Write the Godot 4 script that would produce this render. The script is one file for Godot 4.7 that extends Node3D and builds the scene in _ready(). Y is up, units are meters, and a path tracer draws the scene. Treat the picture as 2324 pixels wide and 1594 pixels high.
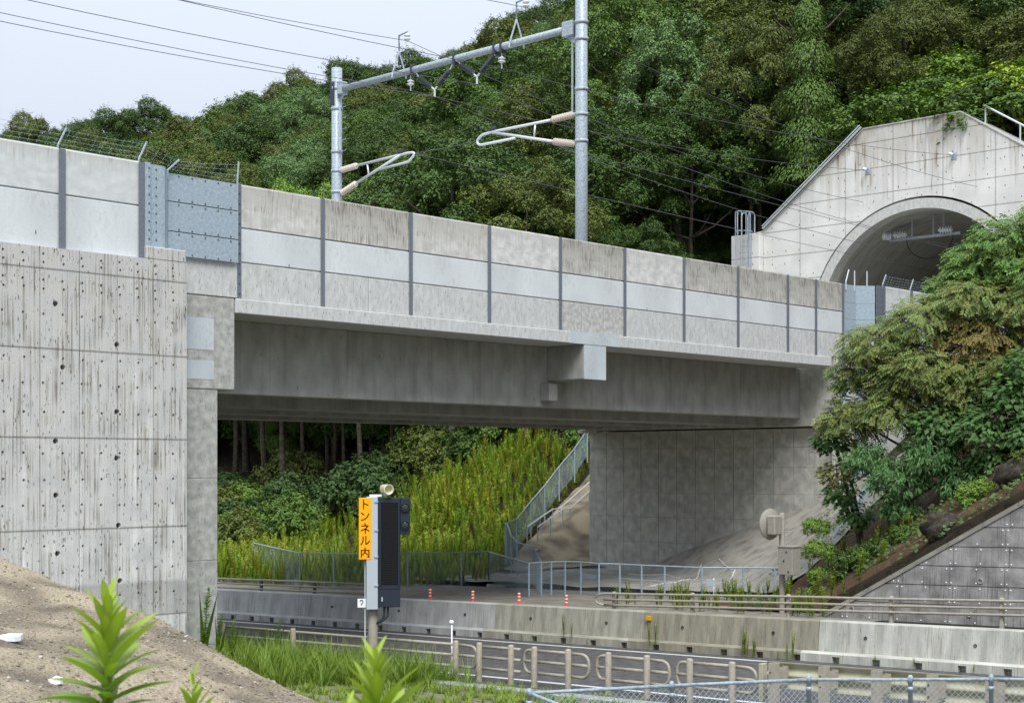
extends Node3D
# World axes: +x runs along the railway towards the tunnel, -z runs along the road away from the viewer, y is up.
# P(u, v, y): u metres along the railway, v metres along the road.

const CAM_Y := 5.0
var M := {}
var names := {}
var rng := RandomNumberGenerator.new()
var nz := FastNoiseLite.new()
var nz2 := FastNoiseLite.new()


func P(u: float, v: float, y: float) -> Vector3:
	return Vector3(u, y, -v)


# a point X metres to the side and D metres ahead of the standpoint
func C(x: float, d: float, y: float) -> Vector3:
	return Vector3(0.729 * d + 0.6845 * x, y, -(0.6845 * d - 0.729 * x))


func road_y(v: float) -> float:
	return 0.28 - 0.0233 * (v - 20.3)


func low_ground(v: float) -> float:
	return road_y(v) + 0.9


# ---------------------------------------------------------------- naming
func numbered(parent: Node, called: String) -> String:
	var key := str(parent.get_instance_id()) + "/" + called
	var n: int = names.get(key, 0)
	names[key] = n + 1
	return called if n == 0 else "%s_%03d" % [called, n]


func thing(called: String, label: String, category: String, at := Vector3.ZERO, group := "") -> Node3D:
	var o := Node3D.new()
	o.name = numbered(self, called)
	o.position = at
	add_child(o)
	return tag(o, label, category, group)


func tag(o: Node3D, label: String, category: String, group := "") -> Node3D:
	o.set_meta("label", label)
	o.set_meta("category", category)
	if group != "":
		o.set_meta("group", group)
	return o


func obj(called: String, s, m: Material, parent: Node = null) -> MeshInstance3D:
	var p: Node = parent if parent else self
	var o := MeshInstance3D.new()
	o.name = numbered(p, called)
	if s is SurfaceTool:
		s.generate_normals()
		o.mesh = s.commit()
	else:
		o.mesh = s
	o.material_override = m
	p.add_child(o)
	return o


func structure(called: String, s, m: Material) -> MeshInstance3D:
	var o := obj(called, s, m)
	o.set_meta("kind", "structure")
	return o


func copy_of(o: Node3D, label := "", group := "") -> Node3D:
	var c: Node3D = o.duplicate()
	var base := String(o.name)
	if base.length() > 4 and base.substr(base.length() - 4, 1) == "_" and base.substr(base.length() - 3).is_valid_int():
		base = base.substr(0, base.length() - 4)
	c.name = numbered(self, base)
	add_child(c)
	if label != "":
		c.set_meta("label", label)
	if group != "":
		c.set_meta("group", group)
	return c


# ---------------------------------------------------------------- shapes
func st(smooth := false) -> SurfaceTool:
	var s := SurfaceTool.new()
	s.begin(Mesh.PRIMITIVE_TRIANGLES)
	s.set_smooth_group(1 if smooth else -1)
	return s


func vert(s: SurfaceTool, p: Vector3, uv: Vector2) -> void:
	s.set_uv(uv)
	s.add_vertex(p)


func quad(s: SurfaceTool, a: Vector3, b: Vector3, c: Vector3, d: Vector3, ua := Vector2(0, 0), ub := Vector2(1, 0), uc := Vector2(1, 1), ud := Vector2(0, 1)) -> void:
	vert(s, a, ua); vert(s, b, ub); vert(s, c, uc)
	vert(s, a, ua); vert(s, c, uc); vert(s, d, ud)


func flat_uv(p: Vector3, n: int) -> Vector2:
	return [Vector2(-p.z, -p.y), Vector2(p.x, p.z), Vector2(p.x, -p.y)][n]


# a box with its edges cut off by c
func cbox(s: SurfaceTool, lo: Vector3, hi: Vector3, c := 0.01) -> void:
	var mid := (lo + hi) / 2.0
	var h := (hi - lo) / 2.0
	c = minf(c, minf(h.x, minf(h.y, h.z)) * 0.8)
	for n in 3:
		var a := (n + 1) % 3
		var b := (n + 2) % 3
		for sg in [-1.0, 1.0]:
			var q := []
			for k in [[-1, -1], [1, -1], [1, 1], [-1, 1]]:
				var p := mid
				p[n] += sg * h[n]
				p[a] += k[0] * (h[a] - c)
				p[b] += k[1] * (h[b] - c)
				q.append(p)
			if sg > 0:
				q.reverse()
			quad(s, q[0], q[1], q[2], q[3], flat_uv(q[0], n), flat_uv(q[1], n), flat_uv(q[2], n), flat_uv(q[3], n))
	if c < 0.0005:
		return
	for n in 3:
		var a := (n + 1) % 3
		var b := (n + 2) % 3
		for sa in [-1.0, 1.0]:
			for sb in [-1.0, 1.0]:
				var q := []
				for k in [[-1, 0], [1, 0], [1, 1], [-1, 1]]:
					var p := mid
					p[n] += k[0] * (h[n] - c)
					p[a] += sa * (h[a] - (c if k[1] == 1 else 0.0))
					p[b] += sb * (h[b] - (0.0 if k[1] == 1 else c))
					q.append(p)
				if sa * sb < 0:
					q.reverse()
				quad(s, q[0], q[1], q[2], q[3], flat_uv(q[0], a), flat_uv(q[1], a), flat_uv(q[2], a), flat_uv(q[3], a))
	for sx in [-1.0, 1.0]:
		for sy in [-1.0, 1.0]:
			for sz in [-1.0, 1.0]:
				var k := Vector3(sx, sy, sz)
				var q := []
				for n in 3:
					var p := mid + k * (h - Vector3(c, c, c))
					p[n] = mid[n] + k[n] * h[n]
					q.append(p)
				if sx * sy * sz > 0:
					q.reverse()
				for p in q:
					vert(s, p, flat_uv(p, 2))


# box between (u0, v0, y0) and (u1, v1, y1)
func ub(s: SurfaceTool, u0: float, u1: float, v0: float, v1: float, y0: float, y1: float, c := 0.01) -> void:
	cbox(s, Vector3(minf(u0, u1), minf(y0, y1), -maxf(v0, v1)), Vector3(maxf(u0, u1), maxf(y0, y1), -minf(v0, v1)), c)


func tube(s: SurfaceTool, pts: Array, r, sides := 8, caps := true) -> void:
	var n := pts.size()
	var rings := []
	var t: Vector3 = (pts[1] - pts[0]).normalized()
	var side := t.cross(Vector3.UP if absf(t.y) < 0.9 else Vector3.RIGHT).normalized()
	var run := 0.0
	for i in n:
		var d: Vector3 = (pts[mini(i + 1, n - 1)] - pts[maxi(i - 1, 0)]).normalized()
		side = (side - d * side.dot(d)).normalized()
		var up := d.cross(side)
		var ra: float = r[i] if r is Array else r
		if i > 0:
			run += pts[i].distance_to(pts[i - 1])
		var ring := []
		for k in sides + 1:
			var a := TAU * k / sides
			ring.append([pts[i] + (side * cos(a) + up * sin(a)) * ra, Vector2(float(k) / sides * TAU * ra, run)])
		rings.append(ring)
	for i in n - 1:
		for k in sides:
			var a: Array = rings[i][k]; var b: Array = rings[i][k + 1]; var c: Array = rings[i + 1][k + 1]; var d: Array = rings[i + 1][k]
			quad(s, a[0], d[0], c[0], b[0], a[1], d[1], c[1], b[1])
	if caps:
		for e in [0, n - 1]:
			for k in sides:
				var a: Vector3 = rings[e][k][0]
				var b: Vector3 = rings[e][k + 1][0]
				if e == 0:
					vert(s, pts[e], Vector2.ZERO); vert(s, a, Vector2.ZERO); vert(s, b, Vector2.ZERO)
				else:
					vert(s, pts[e], Vector2.ZERO); vert(s, b, Vector2.ZERO); vert(s, a, Vector2.ZERO)


# rounded path through corners
func bend(pts: Array, r: float, steps := 5) -> Array:
	var out := [pts[0]]
	for i in range(1, pts.size() - 1):
		var a: Vector3 = (pts[i - 1] - pts[i]).limit_length(minf(r, pts[i].distance_to(pts[i - 1]) * 0.48))
		var b: Vector3 = (pts[i + 1] - pts[i]).limit_length(minf(r, pts[i].distance_to(pts[i + 1]) * 0.48))
		for k in steps + 1:
			var t := float(k) / steps
			out.append(pts[i] + a * (1 - t) * (1 - t) + b * t * t)
	out.append(pts[-1])
	return out


# a polygon in two axes, swept between two placings
func prism(s: SurfaceTool, poly: Array, f0: Callable, f1: Callable, caps := true) -> void:
	var n := poly.size()
	var run := 0.0
	for i in n:
		var a: Vector2 = poly[i]
		var b: Vector2 = poly[(i + 1) % n]
		var l := a.distance_to(b)
		var p: Vector3 = f0.call(a); var q: Vector3 = f0.call(b); var p2: Vector3 = f1.call(a); var q2: Vector3 = f1.call(b)
		var w := p.distance_to(p2)
		quad(s, p, q, q2, p2, Vector2(0, run), Vector2(0, run + l), Vector2(w, run + l), Vector2(w, run))
		run += l
	if caps:
		var ids := Geometry2D.triangulate_polygon(PackedVector2Array(poly))
		for k in range(0, ids.size(), 3):
			for e in [[f0, [0, 1, 2]], [f1, [0, 2, 1]]]:
				for j in e[1]:
					var q2: Vector2 = poly[ids[k + j]]
					vert(s, e[0].call(q2), Vector2(q2.x, -q2.y))


# profile in (u, y above the road), swept along the road from v0 to v1
func along_road(s: SurfaceTool, poly: Array, v0: float, v1: float, caps := true) -> void:
	prism(s, poly, func(p): return P(p.x, v0, p.y + road_y(v0)), func(p): return P(p.x, v1, p.y + road_y(v1)), caps)


func disc_lathe(s: SurfaceTool, base: Vector3, axis: Vector3, prof: Array, sides := 12) -> void:
	# prof: [along, radius]
	var t := axis.normalized()
	var a := t.cross(Vector3.UP if absf(t.y) < 0.9 else Vector3.RIGHT).normalized()
	var b := t.cross(a)
	for i in prof.size() - 1:
		for k in sides:
			var q := []
			for e in [[i, k], [i, k + 1], [i + 1, k + 1], [i + 1, k]]:
				var g: float = TAU * e[1] / sides
				q.append(base + t * prof[e[0]][0] + (a * cos(g) + b * sin(g)) * prof[e[0]][1])
			quad(s, q[0], q[1], q[2], q[3])


# woven wire between two lines: base from a to b, height h
func woven(s: SurfaceTool, a: Vector3, b: Vector3, h: float, step: float, r: float) -> void:
	var l := Vector2(b.x - a.x, b.z - a.z).length()
	var n := (b - a).cross(Vector3.UP).normalized() * r
	var c := -h
	while c < l:
		for way in [1.0, -1.0]:
			var t0 := 0.0
			var t1 := h
			var x0 := c
			var x1 := c + h
			if way < 0:
				x0 = c + h
				x1 = c
			# clip to 0..l
			var k0 := 0.0
			var k1 := 1.0
			var dx := x1 - x0
			var ka := (0.0 - x0) / dx
			var kb := (l - x0) / dx
			k0 = maxf(k0, minf(ka, kb))
			k1 = minf(k1, maxf(ka, kb))
			if k1 - k0 > 0.02:
				var pa: Vector3 = a.lerp(b, (x0 + dx * k0) / l) + Vector3.UP * lerpf(t0, t1, k0) + n * way
				var pb: Vector3 = a.lerp(b, (x0 + dx * k1) / l) + Vector3.UP * lerpf(t0, t1, k1) + n * way
				tube(s, [pa, pb], r, 3, false)
		c += step


# ---------------------------------------------------------------- textures
func noise_bytes(w: int, h: int, sd: int, freq: float, oct := 3, sx := 1, sy := 1) -> PackedByteArray:
	var f := FastNoiseLite.new()
	f.seed = sd
	f.noise_type = FastNoiseLite.TYPE_SIMPLEX_SMOOTH
	f.frequency = freq
	f.fractal_octaves = oct
	var im := f.get_seamless_image(maxi(w / sx, 8), maxi(h / sy, 8))
	if sx > 1 or sy > 1:
		im.resize(w, h, Image.INTERPOLATE_CUBIC)
	im.convert(Image.FORMAT_L8)
	return im.get_data()


func grime(w: int, h: int, sd: int, base: Color, o: Dictionary) -> ImageTexture:
	# mottled cement with running stains; stains start at the top edge and reach down by uneven lengths
	var bl := noise_bytes(w, h, sd, o.get("bf", 0.012), 4)
	var gr := noise_bytes(w, h, sd + 1, 0.35, 2)
	var sk := noise_bytes(w, h, sd + 2, o.get("sf", 0.09), 3, 1, o.get("sl", 24))
	var ln := noise_bytes(w, 16, sd + 3, 0.06, 3)
	var mk := noise_bytes(w, h, sd + 4, o.get("mf", 0.006), 3)
	var ba: float = o.get("blotch", 0.12) / 128.0
	var ga: float = o.get("grain", 0.06) / 128.0
	var amount: float = o.get("streak", 0.5)
	var thr: int = o.get("thr", 128)
	var reach: float = o.get("reach", 0.0)
	var stain: Color = o.get("stain", Color(0.42, 0.39, 0.33))
	var veil: float = o.get("veil", 0.0)
	var br := base.r * 255.0; var bg := base.g * 255.0; var bb := base.b * 255.0
	var dr := stain.r * 255.0; var dg := stain.g * 255.0; var db := stain.b * 255.0
	var out := PackedByteArray()
	out.resize(w * h * 3)
	var j := 0
	for y in h:
		var row := y * w
		for x in w:
			var i := row + x
			var k := 1.0 + (bl[i] - 128) * ba + (gr[i] - 128) * ga
			var t := clampf((sk[i] - thr) / 70.0, 0.0, 1.0) * amount * clampf((mk[i] - 70) / 110.0, 0.12, 1.0)
			if reach > 0.0:
				var f := 1.0 - y / (h * reach * (0.15 + ln[x] / 160.0))
				f = 0.0 if f < 0.0 else f
				t = t * minf(1.0, f * 2.0) + veil * f * bl[i] / 255.0
			out[j] = int(clampf((br + (dr - br) * t) * k, 0.0, 255.0))
			out[j + 1] = int(clampf((bg + (dg - bg) * t) * k, 0.0, 255.0))
			out[j + 2] = int(clampf((bb + (db - bb) * t) * k, 0.0, 255.0))
			j += 3
	var im := Image.create_from_data(w, h, false, Image.FORMAT_RGB8, out)
	var r := RandomNumberGenerator.new()
	r.seed = sd
	for n in o.get("specks", 0):
		var c: Color = o.get("speck", Color(0.25, 0.23, 0.21))
		var x := r.randi_range(2, w - 8)
		var y := r.randi_range(2, h - 16)
		var d := im.get_pixel(x, y).lerp(c, r.randf_range(0.2, 0.7))
		im.fill_rect(Rect2i(x, y, r.randi_range(1, 2), r.randi_range(1, o.get("speck_len", 5))), d)
	for l in o.get("lines", []):      # [x, y, w, h, darkness]
		for yy in range(maxi(0, l[1]), mini(h, l[1] + l[3])):
			for xx in range(maxi(0, l[0]), mini(w, l[0] + l[2])):
				im.set_pixel(xx, yy, im.get_pixel(xx, yy).lerp(stain * 0.55, l[4] * r.randf_range(0.35, 1.0)))
	return ImageTexture.create_from_image(im)


func speckle(w: int, sd: int, cols: Array, freq: float, oct := 3, grain := 0.25, freq2 := 0.4) -> ImageTexture:
	var a := noise_bytes(w, w, sd, freq, oct)
	var b := noise_bytes(w, w, sd + 5, freq2, 2)
	var out := PackedByteArray()
	out.resize(w * w * 3)
	var lut := []
	for i in 256:
		var t := i / 255.0 * (cols.size() - 1)
		var k := mini(int(t), cols.size() - 2)
		lut.append(cols[k].lerp(cols[k + 1], t - k))
	var j := 0
	for i in w * w:
		var c: Color = lut[a[i]]
		var g := (1.0 + (b[i] - 128) / 128.0 * grain) * 255.0
		out[j] = clampi(int(c.r * g), 0, 255); out[j + 1] = clampi(int(c.g * g), 0, 255); out[j + 2] = clampi(int(c.b * g), 0, 255)
		j += 3
	return ImageTexture.create_from_image(Image.create_from_data(w, w, false, Image.FORMAT_RGB8, out))


var fine_relief: ImageTexture


func mat(color: Color, rough := 0.9, metal := 0.0, tex: Texture2D = null, tile := 0.0, relief := 0.0) -> StandardMaterial3D:
	# tile > 0: metres that the texture covers, laid on by world position
	var m := StandardMaterial3D.new()
	m.albedo_color = color
	m.roughness = rough
	m.metallic = metal
	m.metallic_specular = 0.35
	if tex:
		m.albedo_texture = tex
	if tile > 0.0:
		m.uv1_triplanar = true
		m.uv1_world_triplanar = true
		m.uv1_triplanar_sharpness = 8.0
		m.uv1_scale = Vector3.ONE / tile
	if relief > 0.0:
		m.heightmap_enabled = true
		m.heightmap_texture = fine_relief
		m.heightmap_scale = relief
	return m


# a second, coarser or finer layer over a material
func over(m: StandardMaterial3D, tex: Texture2D, tile: float) -> StandardMaterial3D:
	m.detail_enabled = true
	m.detail_albedo = tex
	m.detail_blend_mode = BaseMaterial3D.BLEND_MODE_MUL
	m.detail_uv_layer = BaseMaterial3D.DETAIL_UV_2
	m.uv2_triplanar = true
	m.uv2_world_triplanar = true
	m.uv2_triplanar_sharpness = 8.0
	m.uv2_scale = Vector3.ONE / tile
	return m


func leaf_mat(tint: Color, glow := 0.27) -> StandardMaterial3D:
	var m := StandardMaterial3D.new()
	m.albedo_color = tint
	m.vertex_color_use_as_albedo = true
	m.roughness = 0.55
	m.metallic_specular = 0.35
	m.backlight_enabled = true
	m.backlight = Color(1.6, 1.75, 0.9) * glow
	return m


func srgb(r: int, g: int, b: int) -> Color:
	return Color(r / 255.0, g / 255.0, b / 255.0)


# ---------------------------------------------------------------- start
func _ready() -> void:
	camera_and_light()
	materials()
	ground()
	bridge()
	walls()
	portal()
	road_things()
	near_things()
	overhead()
	vegetation()


func camera_and_light() -> void:
	rng.seed = 7
	nz.seed = 11
	nz.frequency = 0.02
	nz.fractal_octaves = 3
	nz2.seed = 5
	nz2.frequency = 0.35
	nz2.fractal_octaves = 3
	var cam := Camera3D.new()
	cam.name = "camera"
	cam.projection = Camera3D.PROJECTION_FRUSTUM
	cam.near = 0.1
	cam.far = 900.0
	cam.size = 0.1 * 2.0 * 797.0 / 3500.0
	cam.frustum_offset = Vector2(0, 0.1 * 263.0 / 3500.0)
	cam.position = Vector3(0, CAM_Y, 0)
	cam.rotation.y = -atan2(0.729, 0.6845)
	var lens := CameraAttributesPhysical.new()
	lens.frustum_focal_length = 9.0
	lens.frustum_near = 0.1
	lens.frustum_far = 900.0
	lens.exposure_aperture = 2.2
	lens.frustum_focus_distance = 42.0
	cam.attributes = lens
	cam.size = 0.1 * 2.0 * 797.0 / 3500.0
	cam.frustum_offset = Vector2(0, 0.1 * 263.0 / 3500.0)
	add_child(cam)
	cam.current = true

	# overcast sky: brighter towards the zenith, faint cloud mottling
	var sky_im := Image.create(256, 128, false, Image.FORMAT_RGBF)
	var cn := FastNoiseLite.new()
	cn.seed = 3
	cn.frequency = 0.9
	cn.fractal_octaves = 4
	for y in 128:
		var el := (0.5 - (y + 0.5) / 128.0) * PI
		for x in 256:
			var az := x / 256.0 * TAU
			var d := Vector3(cos(el) * cos(az), sin(el) * 2.2, cos(el) * sin(az))
			var k := (1.0 + 1.7 * maxf(0.0, sin(el))) * (1.0 + 0.05 * cn.get_noise_3dv(d * 1.3))
			if el < 0.0:
				k = 0.25
			sky_im.set_pixel(x, y, Color(0.238, 0.262, 0.302) * k)
	var pm := PanoramaSkyMaterial.new()
	pm.panorama = ImageTexture.create_from_image(sky_im)
	var sky := Sky.new()
	sky.sky_material = pm
	var e := Environment.new()
	e.background_mode = Environment.BG_SKY
	e.sky = sky
	e.background_energy_multiplier = 1.0
	e.tonemap_mode = Environment.TONE_MAPPER_LINEAR
	e.tonemap_exposure = 2.25
	e.sdfgi_enabled = true
	e.ssao_enabled = true
	e.ssil_enabled = true
	var we := WorldEnvironment.new()
	we.name = "world_environment"
	we.environment = e
	add_child(we)

	var sun := DirectionalLight3D.new()
	sun.name = "sun"
	sun.light_color = Color(1.0, 0.998, 0.99)
	sun.light_energy = 0.5
	sun.light_angular_distance = 28.0
	sun.shadow_enabled = true
	add_child(sun)
	# high, from behind the viewer
	sun.look_at_from_position(Vector3.ZERO, Vector3(0.47, -1.0, -0.56), Vector3.UP)


func materials() -> void:
	var ri := FastNoiseLite.new()
	ri.seed = 21
	ri.frequency = 0.12
	ri.fractal_octaves = 4
	var im := ri.get_seamless_image(256, 256)
	fine_relief = ImageTexture.create_from_image(im)

	var cement := grime(512, 512, 100, srgb(178, 177, 172), {"blotch": 0.12, "grain": 0.09, "streak": 0.30, "thr": 150, "specks": 1400, "sl": 16})
	M.cement = mat(Color.WHITE, 0.92, 0.0, cement, 4.0, 0.25)
	M.cement_dark = mat(srgb(196, 193, 186), 0.92, 0.0, cement, 5.0, 0.25)
	var girder := grime(1024, 512, 140, srgb(158, 158, 152), {"blotch": 0.10, "grain": 0.06, "streak": 0.24, "stain": srgb(104, 99, 88), "sl": 40, "thr": 140, "sf": 0.05, "specks": 200})
	M.girder = mat(Color.WHITE, 0.9, 0.0, girder, 9.0, 0.2)
	# barrier panels
	var tops := []
	for k in 3:
		tops.append(grime(1024, 256, 200 + k * 7, [srgb(202, 202, 198), srgb(198, 197, 191), srgb(194, 192, 185)][k], {"blotch": 0.10, "grain": 0.07, "streak": [0.4, 0.55, 0.66][k], "thr": [158, 142, 126][k], "reach": [0.6, 0.9, 1.3][k], "veil": [0.22, 0.32, 0.40][k], "stain": [srgb(122, 114, 98), srgb(98, 90, 79), srgb(78, 71, 62)][k], "sl": 30, "sf": 0.2, "specks": 120}))
	for k in 3:
		var m := mat(Color.WHITE, 0.92, 0.0, tops[k], 0.0, 0.15)
		m.uv1_scale = Vector3(1 / 5.3, 1.0, 1)
		m.uv1_offset = Vector3(0.13 * k, 11.65, 0)
		M["top%d" % k] = m
	var clean := grime(512, 256, 240, srgb(203, 207, 208), {"blotch": 0.05, "grain": 0.035, "streak": 0.12, "sl": 1, "bf": 0.006, "specks": 40})
	M.top_pale = mat(Color.WHITE, 0.9, 0.0, grime(1024, 256, 235, srgb(200, 203, 202), {"blotch": 0.06, "grain": 0.05, "streak": 0.35, "thr": 135, "reach": 0.35, "veil": 0.35, "stain": srgb(130, 120, 100), "sl": 28, "sf": 0.11}), 0.0, 0.1)
	M.top_pale.uv1_scale = Vector3(1 / 5.3, 1.0, 1)
	M.top_pale.uv1_offset = Vector3(0, 11.70, 0)
	M.panel = mat(Color.WHITE, 0.85, 0.0, clean, 7.0, 0.06)
	var para := grime(1024, 512, 250, srgb(192, 193, 190), {"blotch": 0.07, "grain": 0.07, "streak": 0.2, "thr": 165, "sl": 10, "bf": 0.03, "specks": 1700, "speck": srgb(70, 68, 66), "speck_len": 7})
	M.parapet = mat(Color.WHITE, 0.92, 0.0, para, 6.0, 0.07)
	var mossy := grime(512, 512, 256, srgb(180, 180, 175), {"blotch": 0.13, "grain": 0.14, "streak": 0.3, "thr": 160, "sl": 2, "bf": 0.03, "sf": 0.05, "stain": srgb(112, 110, 104), "specks": 700})
	M.parapet_mottled = mat(Color.WHITE, 0.92, 0.0, mossy, 3.0, 0.08)
	M.parapet_grey = mat(srgb(236, 236, 234), 0.92, 0.0, mossy, 4.0, 0.08)
	M.abut = mat(Color.WHITE, 0.92, 0.0, grime(512, 512, 150, srgb(178, 176, 168), {"blotch": 0.12, "grain": 0.08, "streak": 0.3, "thr": 160, "sl": 8, "sf": 0.04, "bf": 0.02, "stain": srgb(120, 114, 102), "specks": 160}), 5.3, 0.3)
	M.patch = mat(srgb(232, 237, 240), 0.8, 0.0, clean, 4.0)
	# big stained wall, laid on by world position: 10.24 m square, top at y 9.9
	var lines := []
	for x in range(30, 1024, 92):
		lines.append([x, 0, 2, 1024, 0.5])
	lines.append([0, 738, 1024, 4, 0.12])
	lines.append([0, 742, 1024, 72, 0.26])
	for y in [76, 242, 427, 620, 814]:
		lines.append([0, y, 1024, 2, 0.7])
		lines.append([0, y - 2, 1024, 6, 0.16])
	var wall := grime(1024, 1024, 300, srgb(208, 209, 207), {"blotch": 0.13, "grain": 0.13, "streak": 0.52, "thr": 128, "sl": 48, "sf": 0.17, "reach": 1.7, "veil": 0.36, "mf": 0.01, "stain": srgb(96, 87, 74), "specks": 3600, "speck": srgb(44, 40, 38), "speck_len": 9, "lines": lines})
	M.wall = mat(Color.WHITE, 0.93, 0.0, wall, 10.24, 0.3)
	M.wall.uv1_offset = Vector3(-0.5, -9.9 / 10.24, 0)
	# portal: 24 m square, top at y 21.7
	lines = []
	for y in range(34, 1024, 54):
		lines.append([0, y, 1024, 2, 0.55])
	for x in range(20, 1024, 112):
		lines.append([x, 0, 2, 1024, 0.45])
	var port := grime(1024, 1024, 340, srgb(214, 212, 207), {"blotch": 0.06, "grain": 0.05, "streak": 0.8, "thr": 140, "sl": 14, "sf": 0.16, "reach": 0.13, "veil": 0.7, "stain": srgb(112, 99, 80), "specks": 500, "lines": lines})
	var pim := port.get_image()
	for yy in range(50, 1024, 27):
		for xx in range(12, 1024, 36):
			if rng.randf() < 0.7:
				pim.fill_rect(Rect2i(xx + rng.randi_range(-3, 3), yy + rng.randi_range(-2, 2), 2, rng.randi_range(2, 4)), srgb(110, 84, 72).lerp(srgb(180, 172, 164), rng.randf() * 0.6))
	M.portal = mat(Color.WHITE, 0.92, 0.0, ImageTexture.create_from_image(pim), 24.0, 0.2)
	M.portal.uv1_offset = Vector3(0, -21.7 / 24.0, 0)
	M.portal_ring = mat(srgb(252, 250, 246), 0.92, 0.0, para, 6.0, 0.15)
	M.tunnel = mat(Color.WHITE, 0.95, 0.0, girder, 8.0, 0.2)
	M.joint = mat(srgb(48, 34, 34), 0.95)
	# road side
	M.asphalt = mat(Color.WHITE, 0.93, 0.0, speckle(512, 400, [srgb(62, 61, 62), srgb(84, 82, 81), srgb(100, 97, 95)], 0.02, 4, 0.38, 0.45), 3.2, 0.4)
	M.paint = mat(srgb(226, 228, 226), 0.7, 0.0, speckle(256, 405, [srgb(205, 205, 200), srgb(236, 236, 234)], 0.05, 3, 0.08), 1.5)
	var jers := grime(1024, 256, 420, srgb(178, 177, 168), {"blotch": 0.13, "grain": 0.08, "streak": 0.5, "thr": 142, "sl": 12, "sf": 0.14, "stain": srgb(106, 99, 84), "specks": 500})
	M.jersey_mid = mat(srgb(226, 224, 216), 0.92, 0.0, jers, 4.0, 0.2)
	M.kerb = mat(srgb(214, 220, 222), 0.92, 0.0, cement, 3.0, 0.3)
	M.drain = mat(srgb(150, 150, 148), 0.6)
	M.dark_post = mat(srgb(112, 104, 98), 0.6)
	M.jersey_stained = mat(srgb(206, 201, 188), 0.92, 0.0, jers, 3.4, 0.25)
	M.jersey_light = mat(Color(1.06, 1.06, 1.05).clamp(), 0.92, 0.0, jers, 4.4, 0.25)
	M.jersey_new = mat(srgb(212, 213, 212), 0.88, 0.0, grime(512, 256, 430, srgb(206, 206, 204), {"blotch": 0.10, "grain": 0.05, "streak": 0.2, "specks": 120}), 4.0, 0.15)
	var blocks := grime(512, 512, 440, srgb(140, 138, 135), {"blotch": 0.2, "grain": 0.13, "streak": 0.5, "thr": 140, "sf": 0.12, "sl": 20, "stain": srgb(70, 66, 64), "specks": 900, "speck": srgb(180, 178, 172)})
	M.block = mat(Color.WHITE, 0.9, 0.0, blocks, 3.7, 0.35)
	M.block_back = mat(srgb(74, 70, 66), 0.95)  # darker than the panels: joint shade put into the colour
	var grit := speckle(1024, 450, [srgb(82, 76, 68), srgb(146, 136, 119), srgb(168, 158, 138), srgb(204, 196, 176)], 0.06, 4, 0.5, 0.35)
	var patches := speckle(512, 455, [srgb(150, 148, 150), srgb(196, 192, 188), srgb(244, 240, 232), srgb(255, 250, 240)], 0.008, 3, 0.06, 0.3)
	M.mortar = over(mat(Color.WHITE, 0.97, 0.0, grit, 1.6, 1.2), patches, 4.5)
	M.mortar_old = over(mat(srgb(240, 240, 238), 0.97, 0.0, grit, 3.0, 1.5), patches, 7.0)
	M.mortar_grey = mat(Color.WHITE, 0.97, 0.0, speckle(1024, 460, [srgb(112, 108, 98), srgb(140, 136, 126), srgb(156, 152, 143), srgb(150, 141, 124)], 0.008, 4, 0.22, 0.3), 6.0, 0.9)
	M.verge = mat(Color.WHITE, 0.96, 0.0, speckle(512, 485, [srgb(104, 99, 91), srgb(122, 117, 107), srgb(138, 133, 123)], 0.012, 4, 0.16, 0.4), 5.3, 0.5)
	M.soil = mat(Color.WHITE, 0.98, 0.0, speckle(512, 470, [srgb(22, 19, 14), srgb(44, 36, 25), srgb(34, 37, 20)], 0.015, 4, 0.5, 0.2), 4.0, 2.0)
	M.bank = mat(Color.WHITE, 0.98, 0.0, speckle(512, 475, [srgb(46, 38, 30), srgb(84, 62, 46), srgb(70, 58, 44), srgb(112, 84, 60)], 0.012, 4, 0.5, 0.2), 5.0, 2.5)
	M.gravel = mat(Color.WHITE, 0.97, 0.0, speckle(512, 480, [srgb(84, 80, 66), srgb(122, 116, 100), srgb(150, 146, 132)], 0.03, 3, 0.5, 0.45), 2.0, 1.5)
	# metal
	var galv := speckle(512, 500, [srgb(128, 138, 146), srgb(152, 162, 170), srgb(172, 182, 190), srgb(182, 191, 197)], 0.02, 3, 0.04, 0.3)
	M.galv = mat(Color.WHITE, 0.45, 0.12, galv, 0.9)
	M.plate = mat(srgb(246, 249, 251), 0.4, 0.15, speckle(512, 510, [srgb(150, 163, 172), srgb(166, 179, 188), srgb(174, 187, 195), srgb(190, 201, 208)], 0.03, 4, 0.07, 0.3), 1.5)
	M.post = mat(srgb(136, 143, 152), 0.55, 0.25, speckle(256, 520, [srgb(205, 205, 205), srgb(240, 240, 240)], 0.04, 3, 0.08), 0.8)
	M.bolt = mat(srgb(104, 112, 120), 0.5, 0.3)
	M.dark_steel = mat(srgb(70, 74, 80), 0.5, 0.4)
	M.alloy_dull = mat(srgb(250, 250, 250), 0.4, 0.12, galv, 1.1)
	M.alloy = mat(srgb(206, 210, 212), 0.35, 0.25)
	M.porcelain = mat(srgb(196, 184, 172), 0.35)
	M.porcelain_white = mat(srgb(214, 218, 222), 0.25)
	M.polymer = mat(srgb(66, 72, 78), 0.55)
	M.wire = mat(srgb(92, 90, 96), 0.6, 0.3)
	M.rail_paint = mat(srgb(178, 172, 160), 0.5, 0.05, speckle(256, 530, [srgb(214, 210, 202), srgb(245, 243, 240)], 0.03, 4, 0.08), 1.2)
	M.beam_paint = mat(srgb(186, 184, 166), 0.5, 0.05, speckle(256, 535, [srgb(216, 210, 190), srgb(238, 236, 228), srgb(246, 245, 240)], 0.02, 4, 0.1), 1.6)
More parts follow.
